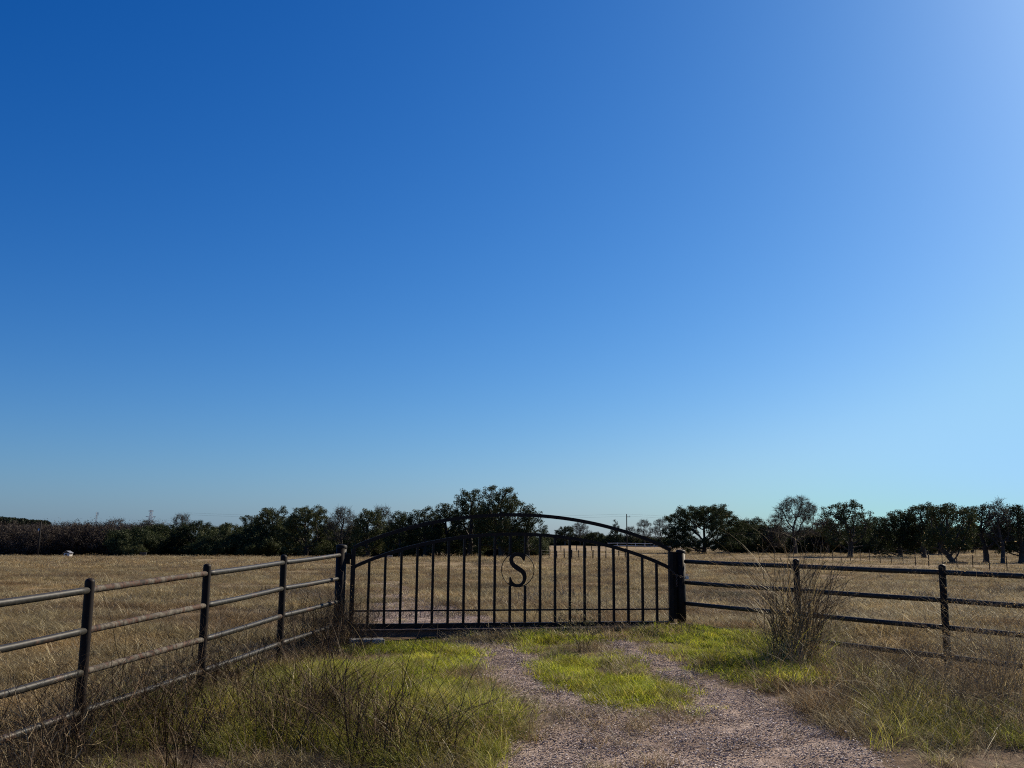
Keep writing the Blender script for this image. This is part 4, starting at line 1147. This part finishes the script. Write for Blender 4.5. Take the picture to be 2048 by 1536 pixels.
# lush short grass
x, y = rand_xy(42000, -4, 6.5, 8, 16.5); k = dens(GREEN, x, y, 0.18)
scatter('short_grass', 'bright green short grass between and beside the wheel tracks', 'grass', on_ground(x[k], y[k]), SRC['green'], 4, 0.6, 1.6, seed=6, clump=0.9, cell=0.55)
# mixed verge
x, y = rand_xy(24000, -5.5, 9, 4.6, 15.5); k = (dens(MIXED[:1], x, y, 0.2) | (dens(MIXED[1:], x, y, 0.2) & (rng.random(len(x)) < 0.34 * (vnoise(x, y, 0.9, 5) > 0.45)))) & ~dens(GRAVEL, x, y, 0.03)
scatter('verge_grass', 'knee-high yellowing grass on the verges in front of the gate', 'grass', on_ground(x[k], y[k]), SRC['mixed'], 4, 0.5, 1.2, seed=7, clump=0.9, cell=0.6)
# dry grass everywhere off the gravel, near
x, y = rand_xy(26000, -9, 11, 4.0, 19); k = ~dens(GRAVEL, x, y, 0.05) & (~dens(GREEN + MIXED[:1], x, y, 0.1) | (rng.random(len(x)) < 0.07))
x3, y3 = rand_xy(2600, -3, 6, 5, 15); k3 = dens(GRAVEL, x3, y3, 0.0) & (vnoise(x3, y3, 0.8, 21) * 0.6 + vnoise(x3, y3, 0.3, 22) * 0.4 > 0.58)
scatter('dry_grass', 'dry straw-coloured grass beside the drive', 'grass', np.concatenate([on_ground(x[k], y[k]), on_ground(x3[k3], y3[k3])]), SRC['dry'], 4, 0.5, 1.25, seed=8, clump=0.9, cell=0.5)
# pasture
x, y = wedge(60000, 15, 62, 0.6); k = ~dens(GRAVEL, x, y, 0.1) | (rng.random(len(x)) < 0.25)
xl, yl = rand_xy(9000, -17, -2.6, 5, 19); kl = xl < -5.15 + 0.158 * yl
xr, yr = rand_xy(9000, 3.0, 18, 7, 19); kr = yr > 16.7 - 1.485 * (xr - 2.88)
x = np.concatenate([x[k], xl[kl], xr[kr]]); y = np.concatenate([y[k], yl[kl], yr[kr]])
scatter('pasture_grass', 'brown winter grass of the pasture', 'grass', on_ground(x, y), SRC['field'], 5, 0.6, 1.5, seed=9, clump=0.8, cell=1.6)
x, y = wedge(26000, 58, 200, 0.2)
scatter('far_pasture_grass', 'brown winter grass of the far pasture', 'grass', on_ground(x, y), SRC['fieldfar'], 4, 0.5, 1.4, seed=10, clump=0.8, cell=6)
# darker tussocks
src_tus = source_collection('tussock_source', [blades(n=160, spread=0.55, h=0.13, w=0.008, lean=0.6, seed=50 + s, segs=3, curl=0.9) for s in range(3)], MAT['twig'])
x, y = wedge(420, 19, 110, 0.6)
scatter('tussocks', 'dark tussocks dotted through the pasture', 'grass', on_ground(x, y), src_tus, 3, 0.6, 1.8, seed=11)

# tall dead stems in the left foreground
xa, ya = [], []
for (px, py, n, s) in ((120, 1510, 25, .4), (250, 1490, 36, .5), (420, 1500, 46, .55), (560, 1490, 42, .5), (640, 1460, 20, .4), (740, 1500, 40, .4), (700, 1430, 8, .3), (850, 1500, 12, .3), (330, 1430, 14, .4), (480, 1420, 12, .4)):
    c = ground_at(px, py); xa.append(rng.normal(c[0], s * 0.8, n)); ya.append(rng.normal(c[1], s, n))
x = np.concatenate(xa); y = np.concatenate(ya); k = (y > 4.2) & ~dens(GRAVEL, x, y, 0.05)
scatter('tall_grass', 'tall dark dead grass stems bending right in the left foreground', 'grass', on_ground(x[k], y[k]), SRC['tall'], 5, 0.5, 1.2, tilt=0.16, seed=12, lean=(0, 0.22))

# pale curled straws caught by the sun
src_straw = source_collection('straw_curl', [blades(n=4, spread=0.05, h=0.42, w=0.006, lean=0.35, seed=90 + s_, segs=9, curl=1.1) for s_ in range(5)], MAT['grass_dry'])
xa, ya = [], []
for (px, py, n, sg) in ((150, 1480, 40, .5), (250, 1480, 60, .6), (400, 1420, 50, .5), (450, 1450, 60, .6), (650, 1400, 60, .5), (850, 1480, 70, .5), (950, 1500, 40, .3), (1700, 1400, 50, .5), (1900, 1430, 80, .6), (2000, 1480, 80, .5), (1620, 1340, 30, .4)):
    c = ground_at(px, py); xa.append(rng.normal(c[0], sg, n)); ya.append(rng.normal(c[1], sg, n))
x = np.concatenate(xa); y = np.concatenate(ya)
scatter('straw', 'pale curled straws standing out of the verges', 'grass', on_ground(x, y), src_straw, 5, 0.5, 1.2, tilt=0.25, seed=18)

# wiry weeds along the left fence and right verge
src_weed = source_collection('wiry_weed', [prisms(branching(60 + s, 0.75, 7, lean=0.35, depth=2, r0=0.0035, side=6, spread=0.07)[0], 3, s) for s in range(5)], MAT['stalk'])
xs_, ys_ = [], []
for i in range(64):
    t = rng.uniform(-0.3, 1.0); q = np.array(nodes[0][:2]) * (1 - t) + np.array([gpl[0], gpl[1]]) * t
    xs_.append(q[0] + rng.normal(0.25, 0.35)); ys_.append(q[1] + rng.normal(0, 0.2))
for i in range(40):
    xs_.append(gpl[0] + rng.normal(-0.15, 0.3)); ys_.append(gpl[1] + rng.normal(-0.35, 0.35))
scatter('fence_weeds', 'wiry dead weeds tangled along the left fence', 'weeds', on_ground(np.array(xs_), np.array(ys_)), src_weed, 5, 0.45, 1.2, tilt=0.15, seed=13)
def gseg(pts, n, s):
    X, Y = [], []
    for _ in range(n):
        c = ground_at(*pts[rng.integers(len(pts))]); X.append(rng.normal(c[0], s)); Y.append(rng.normal(c[1], s * .6))
    return np.array(X), np.array(Y)
src_gw = source_collection('grey_weed', [prisms(branching(80 + s, 0.62, 7, lean=0.42, depth=2, r0=0.0028, side=5, spread=0.09, leaflets=0)[0], 3, s) for s in range(5)], MAT['straw_stem'])
x, y = gseg([(1700,1380),(1760,1400),(1820,1420),(1900,1440),(1980,1460),(2040,1440),(1850,1380),(1960,1400),(2040,1500),(1650,1350)], 80, 0.35)
scatter('verge_weeds', 'grey twiggy dead weeds on the right verge before the fence', 'weeds', on_ground(x, y), src_gw, 5, 0.5, 1.15, tilt=0.2, seed=15)

def weed(name, label, px, py, E, LP=None, leaf=None, mat='stalk', leafm='grass_mixed', loc=None):
    if loc is None:
        c = ground_at(px, py); loc = (c[0], c[1], hz(*c))
    o = empty(name, loc); tag(o, label, 'weed')
    V, Q, T = prisms(E, 4, 3); link('stems', mesh_from('stems', V, Q, attrs={'tint': T}), MAT[mat], o)
    if LP is not None and len(LP) and leaf:
        V, Q, T = leaf_quads(LP, leaf, 5, 0.4, 0.4); link('leaves', mesh_from('leaves', V, Q, attrs={'tint': T}), MAT[leafm], o)
    return o
# the tall clump at the first right-hand post
c = at(1590, 1325, 12.9); cz = hz(c[0], c[1])
E1, LP1 = branching(201, 1.55, 58, lean=0.075, depth=2, r0=0.0066, side=2, spread=0.30, droop=0.1, leaflets=0.05)
E2, LP2 = branching(211, 1.45, 8, lean=0.05, depth=1, r0=0.0050, side=5, spread=0.16, droop=0.1, leaflets=0.10)
E3, LP3 = branching(212, 0.75, 22, lean=0.45, depth=2, r0=0.0042, side=5, spread=0.36, droop=0.5, leaflets=0.3)
o = weed('tall_dead_weed', 'tall bushy clump of dead weed stalks standing over the first right-hand fence post', 0, 0, np.concatenate([E1, E2, E3]), np.concatenate([LP1, LP2, LP3]), 0.022, 'straw_stem', 'grass_dry', (c[0], c[1], cz))
V, Q, T = blades(150, 0.30, 1.15, 0.010, 0.10, 77, segs=9, curl=0.65); link('blades', mesh_from('blades', V, Q, attrs={'tint': T}), MAT['grass_dry'], o)
V, Q, T = blades(260, 0.50, 0.50, 0.006, 0.4, 78, segs=6, curl=0.8); link('base_leaves', mesh_from('base_leaves', V, Q, attrs={'tint': T}), MAT['grass_mixed'], o)
# seedling bush before the gate
E, LP = branching(202, 0.50, 9, lean=0.28, depth=2, r0=0.0035, side=6, spread=0.06, leaflets=0.9)
weed('leafy_weed', 'small leafy weed bush growing before the middle right of the gate', 1165, 1305, E, np.repeat(LP, 2, 0) + rng.normal(0, 0.01, (len(LP) * 2, 3)), 0.030, 'stalk', 'weed_leaf')
# vine on the hinge post
E, LP = branching(203, 1.0, 12, lean=0.05, depth=1, r0=0.0035, side=6, spread=0.10, leaflets=0.35, droop=0.3)
weed('dead_vine', 'dead grey vine climbing the thick hinge post', 0, 0, E, LP, 0.022, 'twig', 'grass_dry', (gpl[0] + 0.03, gpl[1] - 0.12, zl))
# right edge bushes
E, LP = branching(204, 1.15, 30, lean=0.42, depth=3, r0=0.004, side=6, spread=0.18, leaflets=0.25)
weed('dead_bush', 'spiky grey dead bush at the right edge below the fence', 2020, 1450, E, LP, 0.02, 'straw_stem', 'grass_dry')
E, LP = branching(205, 0.8, 14, lean=0.4, depth=2, r0=0.004, side=5, spread=0.12, leaflets=0.2)
weed('dead_bush', 'sparse pale dead bush at the foot of the second right-hand post', 1900, 1400, E, None, None, 'straw_stem', 'grass_dry')
# dead sapling behind the gate
E, LP = branching(206, 0.55, 5, lean=0.4, depth=2, r0=0.003, side=5, spread=0.05)
weed('dead_weed', 'thin forked dead weed just behind the gate below the letter S', 0, 0, E, None, None, 'stalk', 'grass_dry', (at(1055, 1250, 17.0)[0], 17.0, hz(0.3, 17.0)))
# single tall dead stalks by the left fence
for px, py, hh, s, lab in ((270, 1430, 1.25, 301, 'tallest thin dead stalk leaning right before the left fence'), (355, 1400, 1.0, 302, 'thin dead stalk right of the tallest one before the left fence'), (420, 1420, 0.9, 303, 'thin dead stalk in front of the second left fence post')):
    E, LP = branching(s, hh, 3, lean=0.16, depth=1, r0=0.004, side=4, spread=0.06)
    weed('dead_stalk', lab, px, py, E, None, None, 'stalk')

# pale reed stalks at the right edge
for px, py, hh, sd, lab in ((1995, 1400, 1.5, 311, 'pale backlit reed stalks left of the edge bush on the right verge'), (2035, 1400, 1.5, 312, 'tallest pale reed clump at the very right edge of the verge'), (1760, 1395, 0.7, 313, 'small pale broken reeds on the right verge before the long fence bay')):
    E, LP = branching(sd, hh, 7, lean=0.22, depth=1, r0=0.0035, side=3, spread=0.12, droop=0.4)
    o = weed('reed_clump', lab, px, py, E, None, None, 'straw_stem')
    V, Q, T = blades(60, 0.2, hh * 0.55, 0.008, 0.3, sd, segs=8, curl=0.6); link('blades', mesh_from('blades', V, Q, attrs={'tint': T}), MAT['grass_dry'], o)
